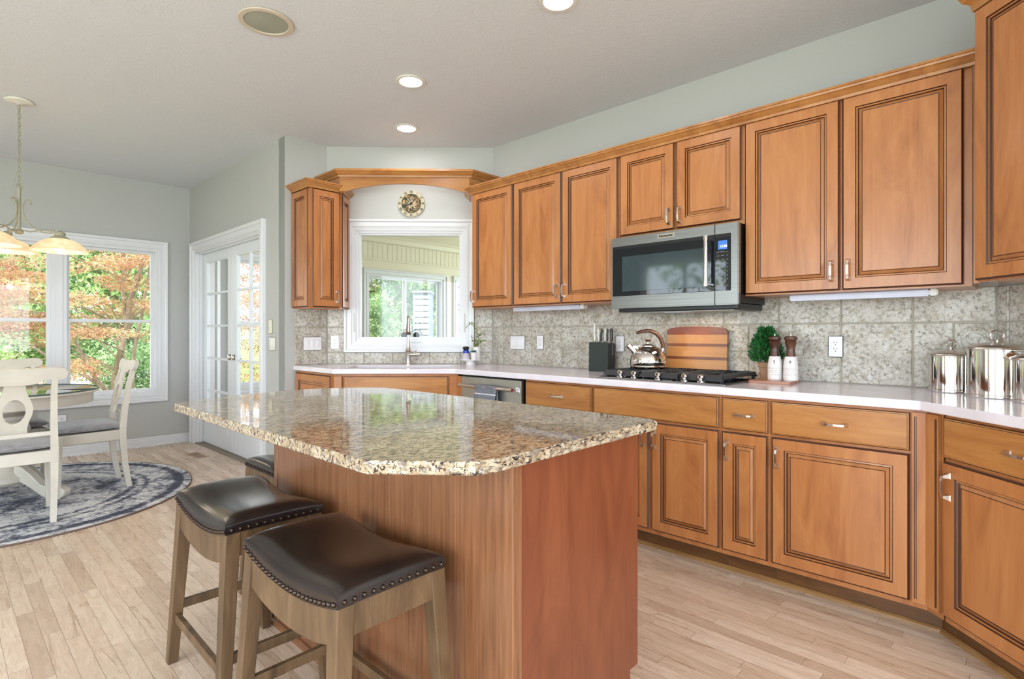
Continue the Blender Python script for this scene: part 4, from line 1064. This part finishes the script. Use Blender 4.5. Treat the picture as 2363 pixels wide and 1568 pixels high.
MB().lathe([(0, -.0075), (.06, -.007), (.104, -.005)], n=48).build('grille', m_speaker, t)

# pendant chandelier
PC = (.389, 4.967)
t = thing('pendant_chandelier', 'three shade alabaster chandelier on a chain over the dining table', 'chandelier', (PC[0], PC[1], 0))
MB().lathe([(0, H - .001), (.074, H - .001), (.078, H - .006), (.074, H - .013), (.030, H - .018), (.010, H - .028), (0, H - .03)], n=36).build('ceiling_canopy', m_fixture, t)
b = MB(); z = H - .028; k = 0
while z > 2.16:
    M = Matrix.Translation((0, 0, z - .018)) @ Matrix.Rotation(PI / 2 * (k % 2) + .5, 4, 'Z'); b.M = M
    b.tube([(.0085 * math.cos(a), 0, .0185 * math.sin(a)) for a in [2 * PI * i / 12 for i in range(12)]], .0022, 5, closed=True); z -= .0300; k += 1
b.M = Matrix(); b.tube([(.0, 0, H - .03), (.004, .003, 2.5), (-.004, 0, 2.3), (-.03, 0, 2.16), (-.02, .01, 2.09), (.0, 0, 2.06)], .002, 5)
b.build('chain', m_lamppaint, t)
b = MB(); b.tube([(0, 0, 2.15), (0, 0, 1.86)], .010, 12); b.lathe([(0, 1.84), (.02, 1.845), (.026, 1.86), (.014, 1.875), (.010, 1.88)], n=16)
b.tube([(.016 * math.cos(a), 0, 2.165 + .018 * math.sin(a)) for a in [2 * PI * i / 14 for i in range(14)]], .003, 6, closed=True); b.build('centre_stem', m_lamppaint, t)
RA = .215
for k in range(3):
    a = math.radians(43.72 + 180 + 120 * k); ca, sa = math.cos(a), math.sin(a)
    def P3(r, z): return (r * ca, r * sa, z)
    b = MB(); b.tube([P3(.055, 2.045), P3(.062, 2.062), P3(.052, 2.078), P3(.034, 2.075), P3(.022, 2.05), P3(.018, 2.0), P3(.030, 1.945), P3(.070, 1.895), P3(.125, 1.865), P3(.165, 1.862), P3(.185, 1.878), P3(.180, 1.896), P3(.166, 1.90)], .0048, 8)
    b.tube([P3(.02, 1.87), P3(.06, 1.862), P3(.11, 1.880), P3(.16, 1.878), P3(RA, 1.870)], .0045, 8); b.build('scroll_arm', m_lamppaint, t)
    M = Matrix.Translation((RA * ca, RA * sa, 0))
    b = MB(M); b.lathe([(0, 1.885), (.010, 1.882), (.014, 1.878), (.030, 1.872), (.034, 1.862), (.030, 1.850), (.034, 1.845), (.055, 1.832), (.062, 1.822), (.058, 1.820), (0, 1.83)], n=28); b.build('socket_cap', m_lamppaint, t)
    b = MB(M); b.lathe([(.052, 1.828), (.080, 1.818), (.115, 1.797), (.145, 1.768), (.163, 1.742), (.165, 1.739), (.160, 1.740), (.142, 1.765), (.112, 1.793), (.078, 1.814), (.052, 1.824)], n=44); sh = b.build('glass_shade', m_shade, t)
    b = MB(M); b.ball((0, 0, 1.762), .029, 0, 18, 12, (1, 1, 1.25)); b.build('light_bulb', m_bulb, t)
    lamp('POINT', 'pendant_lamp', (PC[0] + RA * ca, PC[1] + RA * sa, 1.715), 1.6, (1, .85, .66), .03)

# ================================================================== ISLAND
il = (1.246, 1.578, 0)
t = thing('kitchen_island', 'brown stained wooden island cabinet under the granite slab', 'island', il)
b = MB(W(il, 0)); b.box(.962, 1.470, .915, 2.240, .0, .869); b.box(1.465, 1.530, .915, 2.240, .14, .869); b.build('cabinet_box', m_panel_dim, t)
MB(W(il, 0)).box(.985, 1.518, .908, .916, .14, .869).box(.985, 1.475, .908, .916, 0, .14).build('end_panel', m_panel_dim, t)
MB(W(il, 0)).box(.953, .962, .93, 2.222, .0, .869).build('back_panel', m_panel_lit, t)
for y0, y1 in ((.906, .938), (2.215, 2.248)):
    MB(W(il, 0)).box(.950, .985, y0, y1, 0, .869, 0, .003).build('corner_post', m_panel_lit, t)
b = MB(W(il, 0)); b.sweep([(.952, .93), (.952, 2.25)], [(0, 0), (.016, 0), (.014, .012), (.006, .019), (0, .019)]); b.build('shoe_molding', m_panel_lit, t)
for k in range(3):
    y0 = .93 + .437 * k
    d_ = MB(W(il, 0) @ Matrix.Translation((1.530, y0, 0)) @ Matrix.Rotation(PI / 2, 4, 'Z')).panel(.004, .430, .155, .855, DOOR, DMI).build('door', [m_maple, m_glaze], t, recalc=False)
    h = handle(d_, .05, .76, True); h.data.transform(W(il, 0) @ Matrix.Translation((1.530, y0, 0)) @ Matrix.Rotation(PI / 2, 4, 'Z'))
# granite slab with a rock-pitched edge
out = [(.638, 1.052), (.640, 2.425), (.668, 2.462), (.715, 2.495), (.86, 2.545), (1.043, 2.580), (1.147, 2.592), (1.26, 2.588), (1.37, 2.556), (1.47, 2.48), (1.562, 2.383), (1.575, 2.2), (1.582, .90), (1.566, .868), (.85, .856), (.795, .868)]
out = out[::-1]
pts = []
for i in range(len(out)):
    p, q = Vector(out[i]), Vector(out[(i + 1) % len(out)]); n = max(1, int((q - p).length / .011))
    pts += [p.lerp(q, k / n) for k in range(n)]
N = len(pts); b = MB(); rows = []
zs = [.900, .8985, .893, .886, .879, .873, .870]
for j, z in enumerate(zs):
    ring = []
    for i, p in enumerate(pts):
        d = (pts[(i + 1) % N] - pts[i - 1]).normalized(); nrm = Vector((-d.y, d.x))
        if nrm.dot(p - Vector((1.1, 1.6))) < 0: nrm = -nrm
        rough = 1.0 if (p.y < 1.0 and p.x > .66) or p.x > 1.55 or p.y > 2.43 else .12
        q = noise.noise(Vector((p.x * 55, p.y * 55, z * 90))) * .0045 * rough + noise.noise(Vector((p.x * 18, p.y * 18, z * 30))) * .003 * rough
        e = 0 if 0 < j < 6 else -.0025
        if j == 1: e = -.0008
        zz = z + (noise.noise(Vector((p.x * 60, p.y * 60, 9))) * .0012 * rough if j in (1, 2) else 0)
        ring.append(b.v((p.x + nrm.x * (q if 0 < j < 6 else q * .6) + nrm.x * e, p.y + nrm.y * (q if 0 < j < 6 else q * .6) + nrm.y * e, zz)))
    rows.append(ring)
for j in range(len(zs) - 1):
    for i in range(N): b.f([rows[j][i], rows[j][(i + 1) % N], rows[j + 1][(i + 1) % N], rows[j + 1][i]])
b.f(rows[0]); b.f(rows[-1][::-1])
tag(b.build('island_countertop', m_granite), 'speckled beige granite slab with clipped corners on the island', 'countertop')

# ================================================================== BAR STOOLS
def make_stool():
    t = thing('bar_stool', '', 'stool', (0, 0, 0)); L, Wd = .50, .305
    ze = lambda x: .562 + .036 * (2 * x / L) ** 2
    def top(u, v):
        x, y = u * L / 2, v * Wd / 2
        e = (1 - abs(u) ** 5) ** .5 * (1 - abs(v) ** 4) ** .5 if abs(u) < 1 and abs(v) < 1 else 0
        return ze(x) + .004 + .046 * e
    b = MB(); nu, nv = 30, 16; g = []
    f = lambda s: math.sin(s * PI / 2)
    for i in range(nu + 1):
        u = f(-1 + 2 * i / nu); g.append([b.v((u * L / 2, f(-1 + 2 * j / nv) * Wd / 2, top(u, f(-1 + 2 * j / nv)))) for j in range(nv + 1)])
    for i in range(nu):
        for j in range(nv): b.f([g[i][j], g[i + 1][j], g[i + 1][j + 1], g[i][j + 1]], 0, True)
    per = [g[i][0] for i in range(nu + 1)] + [g[nu][j] for j in range(1, nv + 1)] + [g[i][nv] for i in range(nu - 1, -1, -1)] + [g[0][j] for j in range(nv - 1, 0, -1)]
    low = [b.v((p.co.x * 1.004, p.co.y * 1.006, ze(p.co.x) - .020)) for p in per]; n = len(per)
    for i in range(n): b.f([per[i], per[(i + 1) % n], low[(i + 1) % n], low[i]], 0, True)
    b.build('seat', m_leather, t)
    b = MB()
    def nail(x, y, nx, ny):
        b.M = Matrix.Translation((x, y, ze(x) - .010)); b.ball((0, 0, 0), .0060, 0, 8, 5)
    for k in range(25):
        x = -.238 + .476 * k / 24
        for s in (-1, 1): nail(x, s * (Wd / 2 + .0015), 0, s)
    for k in range(12):
        y = -.135 + .27 * k / 11
        for s in (-1, 1): nail(s * (L / 2 + .0015), y, s, 0)
    b.M = Matrix(); b.build('nailhead_trim', m_bronze, t)
    for s in (-1, 1):     # long aprons, curved with the seat
        pl = [(x, ze(x) - .020) for x in [-.232 + .464 * i / 20 for i in range(21)]] + [(x, ze(x) - .108 + .012 * (2 * x / L) ** 4) for x in [.232 - .464 * i / 20 for i in range(21)]]
        y = s * (Wd / 2 - .014); MB().plate(pl, y - .010, y + .010).build('apron', m_driftwood, t)
        x = s * (L / 2 - .014); MB().box(x - .010, x + .010, -.13, .13, .505, .578).build('apron', m_driftwood, t)
    for sx in (-1, 1):
        for sy in (-1, 1):
            a, c, w_ = sx * (L / 2 - .024), sy * (Wd / 2 - .024), .0225; a2, c2, w2 = sx * (L / 2 + .004), sy * (Wd / 2 + .012), .0165
            q = lambda x, y, w_, z: [(x - w_, y - w_, z), (x + w_, y - w_, z), (x + w_, y + w_, z), (x - w_, y + w_, z)]
            b = MB(); b.hexa(q(a2, c2, w2, 0), q(a, c, w_, ze(a) - .016 + .0)); b.build('leg', m_driftwood, t, bevel=.003)
    for s in (-1, 1):
        y = s * (Wd / 2 + .001); MB().box(-.225, .225, y - .009, y + .009, .150, .180).build('stretcher', m_driftwood, t, bevel=.002)
        x = s * (L / 2 - .008); MB().box(x - .009, x + .009, -.135, .135, .188, .218).build('stretcher', m_driftwood, t, bevel=.002)
    return t
st = make_stool(); st['group'] = 'leather saddle seat bar stools at the island'
st['label'] = 'nearest bar stool with dark leather saddle seat, front centre'
st.location = (.746, 1.345, 0); st.rotation_euler = (0, 0, PI / 2 + .015)
for lb, loc, rz in (('second bar stool, behind the nearest one at the island side', (.745, 1.983, 0), PI / 2 - .01), ('bar stool mostly hidden behind the far end of the island', (1.215, 2.437, 0), 0.0)):
    s = copy_tree(st); s['label'] = lb; s.location = loc; s.rotation_euler = (0, 0, rz)

# ================================================================== DINING CORNER
b = MB(); b.prism(arc(0, 0, 1.14, 0, 2 * PI, 95)[:-1], 0, .009); r_ = b.build('round_rug', m_rug)
e_ = MB(); e_.tube([(1.14 * math.cos(a), 1.14 * math.sin(a), .005) for a in [2 * PI * i / 96 for i in range(96)]], .0055, 6, closed=True); e_.build('binding', m_rugedge, r_)
tag(r_, 'round distressed grey and white rug under the dining table', 'rug', None, (.326, 5.238, 0))
# table
t = thing('dining_table', 'round cream pedestal dining table with glass top by the window', 'table', (.33, 5.30, .009))
RT = .545
MB().lathe([(0, .728), (RT - .025, .728), (RT, .731), (RT + .004, .738), (RT, .746), (RT - .01, .750), (0, .750)], n=72).build('table_top', m_cream, t)
MB().lathe([(RT - .06, .655), (RT - .035, .655), (RT - .032, .66), (RT - .035, .728), (RT - .055, .728), (RT - .06, .655)], n=72).build('apron', m_cream, t)
b = MB(); b.lathe([(0, .7515), (RT - .008, .7515), (RT - .006, .7525)], n=72); g_ = b.build('glass_top', m_tabglass, t)
MB().lathe([(RT - .008, .7505), (RT - .001, .7505), (RT - .001, .7570), (RT - .008, .7570)], n=72).build('glass_rim', m_glassedge, g_)
MB().lathe([(0, .10), (.13, .10), (.15, .12), (.15, .15), (.12, .17), (.10, .20), (.085, .24), (.12, .32), (.145, .40), (.15, .48), (.13, .54), (.15, .56), (.15, .58), (.11, .60), (.10, .64), (.22, .70), (.22, .728), (0, .728)], n=44).build('pedestal', m_cream, t)
for k in range(4):
    a = math.radians(-47 + 90 * k); M = Matrix.Rotation(a, 4, 'Z')
    b = MB(M); b.plate([(.10, .13), (.10, .235), (.15, .225), (.22, .17), (.29, .10), (.36, .078), (.42, .082), (.455, .070), (.465, .045), (.455, .018), (.42, .0), (.36, .0), (.30, .018), (.22, .075), (.15, .115)], -.030, .030); b.build('foot', m_cream, t, bevel=.006)

def make_chair():
    t = thing('dining_chair', '', 'chair', (0, 0, 0))
    # back posts run from floor to crest (local back = +y)
    for s in (-1, 1):
        path = [(s * .175, .235, .0), (s * .182, .205, .18), (s * .186, .190, .36), (s * .186, .190, .46), (s * .182, .205, .60), (s * .180, .232, .78), (s * .180, .262, .90)]
        MB().tube(path, [.0235, .027, .030, .030, .027, .024, .022], 4, sq=(1.0, .9)).build('back_post', m_cream, t)
        b = MB(); q = lambda x, y, w_, z: [(x - w_, y - w_, z), (x + w_, y - w_, z), (x + w_, y + w_, z), (x - w_, y + w_, z)]
        b.hexa(q(s * .205, -.195, .017, 0), q(s * .198, -.188, .025, .44)); b.build('leg', m_cream, t, bevel=.003)
    b = MB(); b.hexa([(-.215, -.205, .365), (.215, -.205, .365), (.19, .195, .365), (-.19, .195, .365)], [(-.215, -.205, .44), (.215, -.205, .44), (.19, .195, .44), (-.19, .195, .44)])
    b.build('seat_frame', m_cream, t, bevel=.004)
    b = MB(); n = 16
    def cush(u, v):
        k = (1 - abs(u) ** 4) ** .5 * (1 - abs(v) ** 4) ** .5 if abs(u) < 1 and abs(v) < 1 else 0
        return k
    for sg in (1, -1):
        g = []
        for i in range(n + 1):
            u = math.sin((-1 + 2 * i / n) * PI / 2)
            row = []
            for j in range(n + 1):
                v = math.sin((-1 + 2 * j / n) * PI / 2); wx = .232 - .02 * v
                sq = 1 - .06 * (u * u * v * v)
                row.append(b.v((u * wx * sq, -.008 + v * .205 * sq, .468 + (cush(u, v) * .032 if sg > 0 else -cush(u, v) * .026))))
            g.append(row)
        for i in range(n):
            for j in range(n): b.f([g[i][j], g[i + 1][j], g[i + 1][j + 1], g[i][j + 1]], 0, True)
    b.build('seat_cushion', m_gfabric, t)
    tilt = Matrix.Translation((0, .232, .78)) @ Matrix.Rotation(-.24, 4, 'X') @ Matrix.Translation((0, -.232, -.78))
    half = [(0, .957), (.08, .957), (.15, .962), (.20, .963), (.228, .955), (.242, .935), (.240, .908), (.225, .890), (.20, .884), (.17, .890), (.14, .888), (.11, .872), (.085, .862), (.06, .858), (0, .857)]
    outl = half + [(-x, z) for x, z in half[-2:0:-1]]
    b = MB(tilt); b.plate(outl, .218, .246); b.build('crest_rail', m_cream, t, bevel=.008, seg=3)
    b = MB(); b.box(-.178, .178, .196, .218, .535, .560, 0, .002); b.build('lower_rail', m_cream, t)
    N = 40; so, si = [], []
    prof = [(.545, .062), (.58, .060), (.62, .068), (.66, .082), (.70, .086), (.74, .078), (.78, .062), (.82, .050), (.865, .048)]
    ot = [(w_, z) for z, w_ in prof] + [(-w_, z) for z, w_ in prof[::-1]]
    hole = [(.052 * math.cos(a), .685 + .078 * math.sin(a)) for a in [2 * PI * i / 28 for i in range(28)]]
    b = MB(tilt); b.plate(ot, .205, .221, holes=[hole]); b.build('splat', m_cream, t)
    return t
ch = make_chair(); ch['group'] = 'cream chairs around the dining table'
ch['label'] = 'cream dining chair on the right of the table, seen from its side'; ch.location = (.785, 5.185, .009); ch.rotation_euler = (0, 0, -PI / 2)
for lb, loc, rz in (('cream dining chair in front, its oval pierced back toward the camera', (.325, 4.625, .009), PI), ('cream dining chair at the far side of the table by the window', (.37, 5.70, .009), 0.0)):
    s = copy_tree(ch); s['label'] = lb; s.location = loc; s.rotation_euler = (0, 0, rz)

# floor register
t = thing('floor_register', 'flush wooden floor vent near the french doors', 'vent', (1.735, 5.84, 0))
MB().box(-.055, .055, -.16, .16, 0, .003, 0, .001).build('frame', wood('register_wood', C(150, 116, 80), C(176, 142, 104), C(200, 168, 130), axis='Y', boards=0), t)
b = MB()
for k in range(14): b.box(-.040, .040, -.140 + .0205 * k, -.130 + .0205 * k, .003, .0036)
b.build('slats', m_toe, t)

# twin-headed fan in the sunroom, seen behind the faucet
t = thing('pedestal_fan', 'black twin headed fan standing in the sunroom behind the faucet', 'fan', (3.157, 4.369, .008))
MB().lathe([(0, 0), (.15, 0), (.15, .012), (.03, .03), (.014, .05), (.012, 1.10), (0, 1.10)], n=28).build('stand', m_fixture, t)
for s in (-1, 1):
    c = Vector((rt.x * s * .056, rt.y * s * .056, 1.145)); yaw = math.radians(-46.3) + s * .5
    M = Matrix.Translation(c) @ Matrix.Rotation(yaw, 4, 'Z') @ Matrix.Rotation(PI / 2, 4, 'X')
    b = MB(M); b.lathe([(0, .03), (.022, .028), (.030, .015), (.032, 0), (.028, -.015), (.014, -.03), (0, -.032)], n=20); b.build('motor', m_black, t)
    b = MB(M)
    for z_, r in ((.022, .050), (.0, .056), (-.02, .050)): b.tube([(r * math.cos(a), r * math.sin(a), z_) for a in [2 * PI * i / 28 for i in range(28)]], .0015, 5, closed=True)
    for k in range(8): a = k * PI / 4; b.tube([(.02 * math.cos(a), .02 * math.sin(a), .030), (.050 * math.cos(a), .050 * math.sin(a), .022), (.056 * math.cos(a), .056 * math.sin(a), 0), (.050 * math.cos(a), .050 * math.sin(a), -.02)], .0009, 4)
    b.build('wire_cage', m_black, t)
    b = MB(); b.tube([(0, 0, 1.09), (c.x * .7, c.y * .7, 1.115), tuple(c)], .007, 8); b.build('neck', m_fixture, t)

# ================================================================== OUTSIDE
b = MB(); n = 30
g = [[None] * (n + 1) for _ in range(n + 1)]
for i in range(n + 1):
    for j in range(n + 1):
        x, y = -40 + 100 * i / n, -40 + 130 * j / n
        z = -.42 + (max(0, y - 14) * .035) + .12 * noise.noise(Vector((x * .2, y * .2, 0)))
        g[i][j] = b.v((x, y, z))
for i in range(n):
    for j in range(n): b.f([g[i][j], g[i + 1][j], g[i + 1][j + 1], g[i][j + 1]], 0, True)
struct(b, 'ground_lawn', m_grass)
b = MB(); b.prism([(1.2 + 2.6 * math.cos(a) * 1.1, 13.6 + 1.5 * math.sin(a)) for a in [2 * PI * i / 40 for i in range(40)]], -.36, -.05, 0)
b.M = Matrix.Translation((3.0, 17.6, .0)); 
o = struct(b, 'driveway_ground', m_concrete)
o.data.transform(Matrix.Translation((1.8, 3.2, .18)))

def foliage(name, blobs, n, size, seed, mat, parent, flat=.0, asp=.42):
    """n small leaves inside ellipsoid blobs (x, y, z, rx, ry, rz)"""
    rs = np.random.RandomState(seed); B = np.array(blobs, float)
    vol = (B[:, 3] * B[:, 4] * B[:, 5]) ** (2 / 3); k = rs.choice(len(B), n, p=vol / vol.sum())
    d = rs.normal(size=(n, 3)); d /= np.linalg.norm(d, axis=1)[:, None]
    r = rs.uniform(.25, 1, n) ** .5
    c = B[k, :3] + d * r[:, None] * B[k, 3:]
    ax = rs.normal(size=(n, 3)); ax[:, 2] = ax[:, 2] * (1 - flat) - .25 * flat; ax /= np.linalg.norm(ax, axis=1)[:, None]
    q = rs.normal(size=(n, 3)); 
    if flat: q = q * (1 - flat) + np.array([0, 0, 1.]) * flat
    s = np.cross(ax, q); s /= np.linalg.norm(s, axis=1)[:, None] + 1e-9
    L = (size * rs.uniform(.6, 1.3, n))[:, None]
    v = np.stack([c, c + ax * L * .5 + s * L * asp * .5, c + ax * L, c + ax * L * .5 - s * L * asp * .5], 1).reshape(-1, 3)
    me = D.meshes.new(name); me.vertices.add(4 * n); me.vertices.foreach_set('co', v.ravel())
    me.loops.add(4 * n); me.loops.foreach_set('vertex_index', np.arange(4 * n, dtype=np.int32))
    me.polygons.add(n); me.polygons.foreach_set('loop_start', np.arange(0, 4 * n, 4, dtype=np.int32)); 
    me.update(calc_edges=True); me.materials.append(mat)
    o = D.objects.new(name, me); COL.objects.link(o); o.parent = parent; o['kind'] = 'stuff'
    return o
def tree(label, loc, hgt, rad, mat, seed, nleaf, lsize, cat='tree', low=.25, group=None):
    t = thing('leafy_tree' if cat == 'tree' else 'garden_shrub', label, cat, loc, 0, group); rnd = random.Random(seed)
    b = MB(); tr = .05 + hgt * .018
    b.tube([(0, 0, -.5), (rnd.uniform(-.1, .1), 0, hgt * .3), (rnd.uniform(-.3, .3), rnd.uniform(-.3, .3), hgt * .7)], [tr, tr * .8, tr * .3], 8)
    for k in range(7):
        a = rnd.uniform(0, 6.28); z = hgt * rnd.uniform(.2, .6); L = rad * rnd.uniform(.5, .9)
        b.tube([(0, 0, z), (L * .5 * math.cos(a), L * .5 * math.sin(a), z + L * .3), (L * math.cos(a), L * math.sin(a), z + L * .7)], [tr * .4, tr * .25, tr * .1], 5)
    b.build('trunk', m_bark, t)
    bl = []
    for k in range(34):
        a = rnd.uniform(0, 6.28); z = hgt * (low + (1 - low) * (k + rnd.random()) / 34); q = rad * (1 - .4 * abs(z / hgt - .5)) * rnd.uniform(.2, .75); rr_ = rad * rnd.uniform(.3, .5)
        bl.append((q * math.cos(a), q * math.sin(a), z, rr_, rr_, rr_ * .7))
    foliage('foliage', bl, nleaf, lsize, seed, mat, t)
    return t
# Japanese maple just outside the dining window
ml = (1.80, 9.70, -.4)
t = thing('japanese_maple', 'red and orange leaved japanese maple right outside the dining window', 'tree', ml)
b = MB(W(ml, 0))
for P, r0, r1 in (([(1.76, 9.74, -.5), (1.78, 9.71, .32), (1.83, 9.66, .73), (1.91, 9.58, 1.23), (1.95, 9.54, 1.61), (2.03, 9.45, 1.99), (2.1, 9.38, 2.3), (2.17, 9.31, 2.9)], .055, .018),
                  ([(1.78, 9.71, .1), (1.70, 9.80, .36), (1.62, 9.88, .48), (1.47, 10.04, .85), (1.36, 10.15, 1.17), (1.33, 10.18, 1.36), (1.25, 10.26, 1.9)], .040, .012),
                  ([(1.91, 9.58, 1.23), (1.88, 9.6, 1.73), (1.88, 9.61, 2.24), (1.95, 9.54, 2.9)], .032, .01),
                  ([(1.95, 9.58, -.4), (1.97, 9.52, .4), (1.99, 9.5, .9), (2.06, 9.42, 1.4), (2.15, 9.33, 2.11), (2.2, 9.3, 2.7)], .035, .012),
                  ([(.65, 10.9, 1.23), (.91, 10.63, 1.04), (1.17, 10.35, .79), (1.52, 9.99, .54), (1.75, 9.75, .3)], .012, .03),
                  ([(1.62, 9.88, 2.62), (1.73, 9.76, 2.24), (1.84, 9.65, 1.92), (1.88, 9.6, 1.7)], .010, .02),
                  ([(.91, 10.63, 2.36), (1.08, 10.44, 1.99), (1.3, 10.22, 1.61)], .010, .018)):
    n = len(P); b.tube(P, [r0 + (r1 - r0) * i / (n - 1) for i in range(n)], 8)
rnd = random.Random(4)
for k in range(26):
    x, y, z = rnd.uniform(-.2, 2.6), rnd.uniform(8.9, 10.4), rnd.uniform(1.0, 2.9); b.tube([(1.9, 9.6, z - .5), ((1.9 + x) / 2, (9.6 + y) / 2, z - .1), (x, y, z)], [.012, .008, .003], 5)
b.build('trunk', m_bark, t)
rnd = random.Random(9); bl = []
for k in range(270):
    x = rnd.uniform(-1.8, 2.85); z = rnd.uniform(.25, 3.4) if x < 1.35 else rnd.uniform(1.05, 3.4)
    if x > 1.2 and z < 1.5 and rnd.random() < .6: continue
    bl.append((x - ml[0], rnd.uniform(8.4, 10.4) - ml[1], z - ml[2], rnd.uniform(.22, .5), rnd.uniform(.22, .45), rnd.uniform(.05, .11)))
foliage('foliage', bl, 130000, .042, 3, m_lmaple, t, flat=.45, asp=.34)
spots = [(1.2, 18.5, 8.5, 3.6, 0, 'green tree behind the maple in the left part of the dining window'),
         (4.2, 20.5, 9.5, 4.0, 1, 'green tree directly behind the maple trunk in the dining window'),
         (2.6, 27, 10, 5, 0, 'tallest green tree, farthest back behind the maple'),
         (7.2, 19, 9, 3.8, 0, 'broad green tree filling the view through the french doors'),
         (5.3, 14.6, 7.5, 2.3, 1, 'smaller green tree closest outside the french doors'),
         (10, 19.5, 8.5, 3.6, 1, 'tall green tree at the left edge of the view through the sink window'),
         (9.3, 13.2, 4.8, 2.0, 0, 'green tree in the left pane of the sliding window beyond the sink'),
         (13.5, 17, 8, 3.4, 0, 'green tree rising behind the white shed'),
         (14.5, 12, 7, 3.2, 1, 'green tree at the right edge of the view through the sink window'),
         (14, 26, 11, 5.5, 1, 'distant tree crown above the others beyond the sink window')]
for i, (x, y, h_, r, k, lb) in enumerate(spots):
    tree(lb, (x, y, -.4 + max(0, y - 14) * .03), h_, r, (m_lgreen, m_lgreen2)[k], 20 + i, 16000, .15 if y < 16 else .21, low=.04, group='green trees in the garden')
for i, (x, y, h_, r, k, lb) in enumerate(((.4, 12.4, 1.5, 1.0, 0, 'low green shrub below the maple at the left edge of the window'), (2.5, 12.2, 1.3, .9, 1, 'round green shrub right of the maple trunk'), (3.7, 10.8, 1.6, .9, 0, 'green shrub standing outside the french doors'), (5.95, 9.3, 2.3, .50, 1, 'dense green shrub low in the left sliding pane beyond the sink'))):
    tree(lb, (x, y, -.4), h_, r, (m_lgreen, m_lgreen2)[k], 60 + i, 5000, .07, cat='shrub', low=.2, group='garden shrubs under the windows')
tree('lilac flowering shrub beside the white shed', (7.62, 8.55, -.4), 3.0, .5, m_lilac, 90, 3000, .06, cat='shrub', low=.3)
# trees and a gabled neighbour outside the unseen left windows, seen in the microwave door
for i, (x, y, h_, r, lb) in enumerate(((-9, 5.5, 6.5, 2.6, 'leafy green tree reflected at the left in the microwave door'), (-10, 1.0, 7, 2.8, 'leafy green tree reflected at the right in the microwave door')  )):
    tree(lb, (x, y, -.4), h_, r, m_lgreen, 100 + i, 4000, .2, low=.15, group='green trees in the garden')
# white sided shed
t = thing('garden_shed', 'white sided shed seen through the right sunroom pane', 'shed', (6.62, 9.02, -.42), math.radians(-46.3))
b = MB()
for k in range(20):
    z = .0 + .12 * k; b.hexa([(0, -.022, z), (.29, -.022, z), (.29, .5, z), (0, .5, z)], [(0, 0, z + .119), (.29, 0, z + .119), (.29, .5, z + .119), (0, .5, z + .119)])
b.build('siding_wall', m_siding, t); MB().box(-.03, .0, -.02, .5, 0, 2.42).build('corner_board', plain('shed_trim', C(150, 170, 200), .6), t)
MB().box(-.05, .32, -.06, .55, 2.40, 2.44).build('roof_edge', m_siding, t)
t = thing('neighbour_house', 'white house with a wooden deck railing far behind the trees', 'house', (10.2, 17.9, -.3), math.radians(-40))
MB().box(0, 5, 0, 4, 0, 5).build('house_wall', m_siding, t)
b = MB(); b.box(-.3, 1.2, -1.4, 0, 2.9, 3.05)
b.build('deck', m_walnut, t); b = MB(); b.box(-.3, 1.2, -1.42, -1.38, 3.65, 3.72)
for k in range(11): b.box(-.3 + .148 * k, -.27 + .148 * k, -1.42, -1.38, 3.05, 3.68)
b.build('deck_railing', m_boardred, t)
MB().box(.5, 1.5, -.03, .02, 1.2, 2.2).build('window', m_blackglass, t)
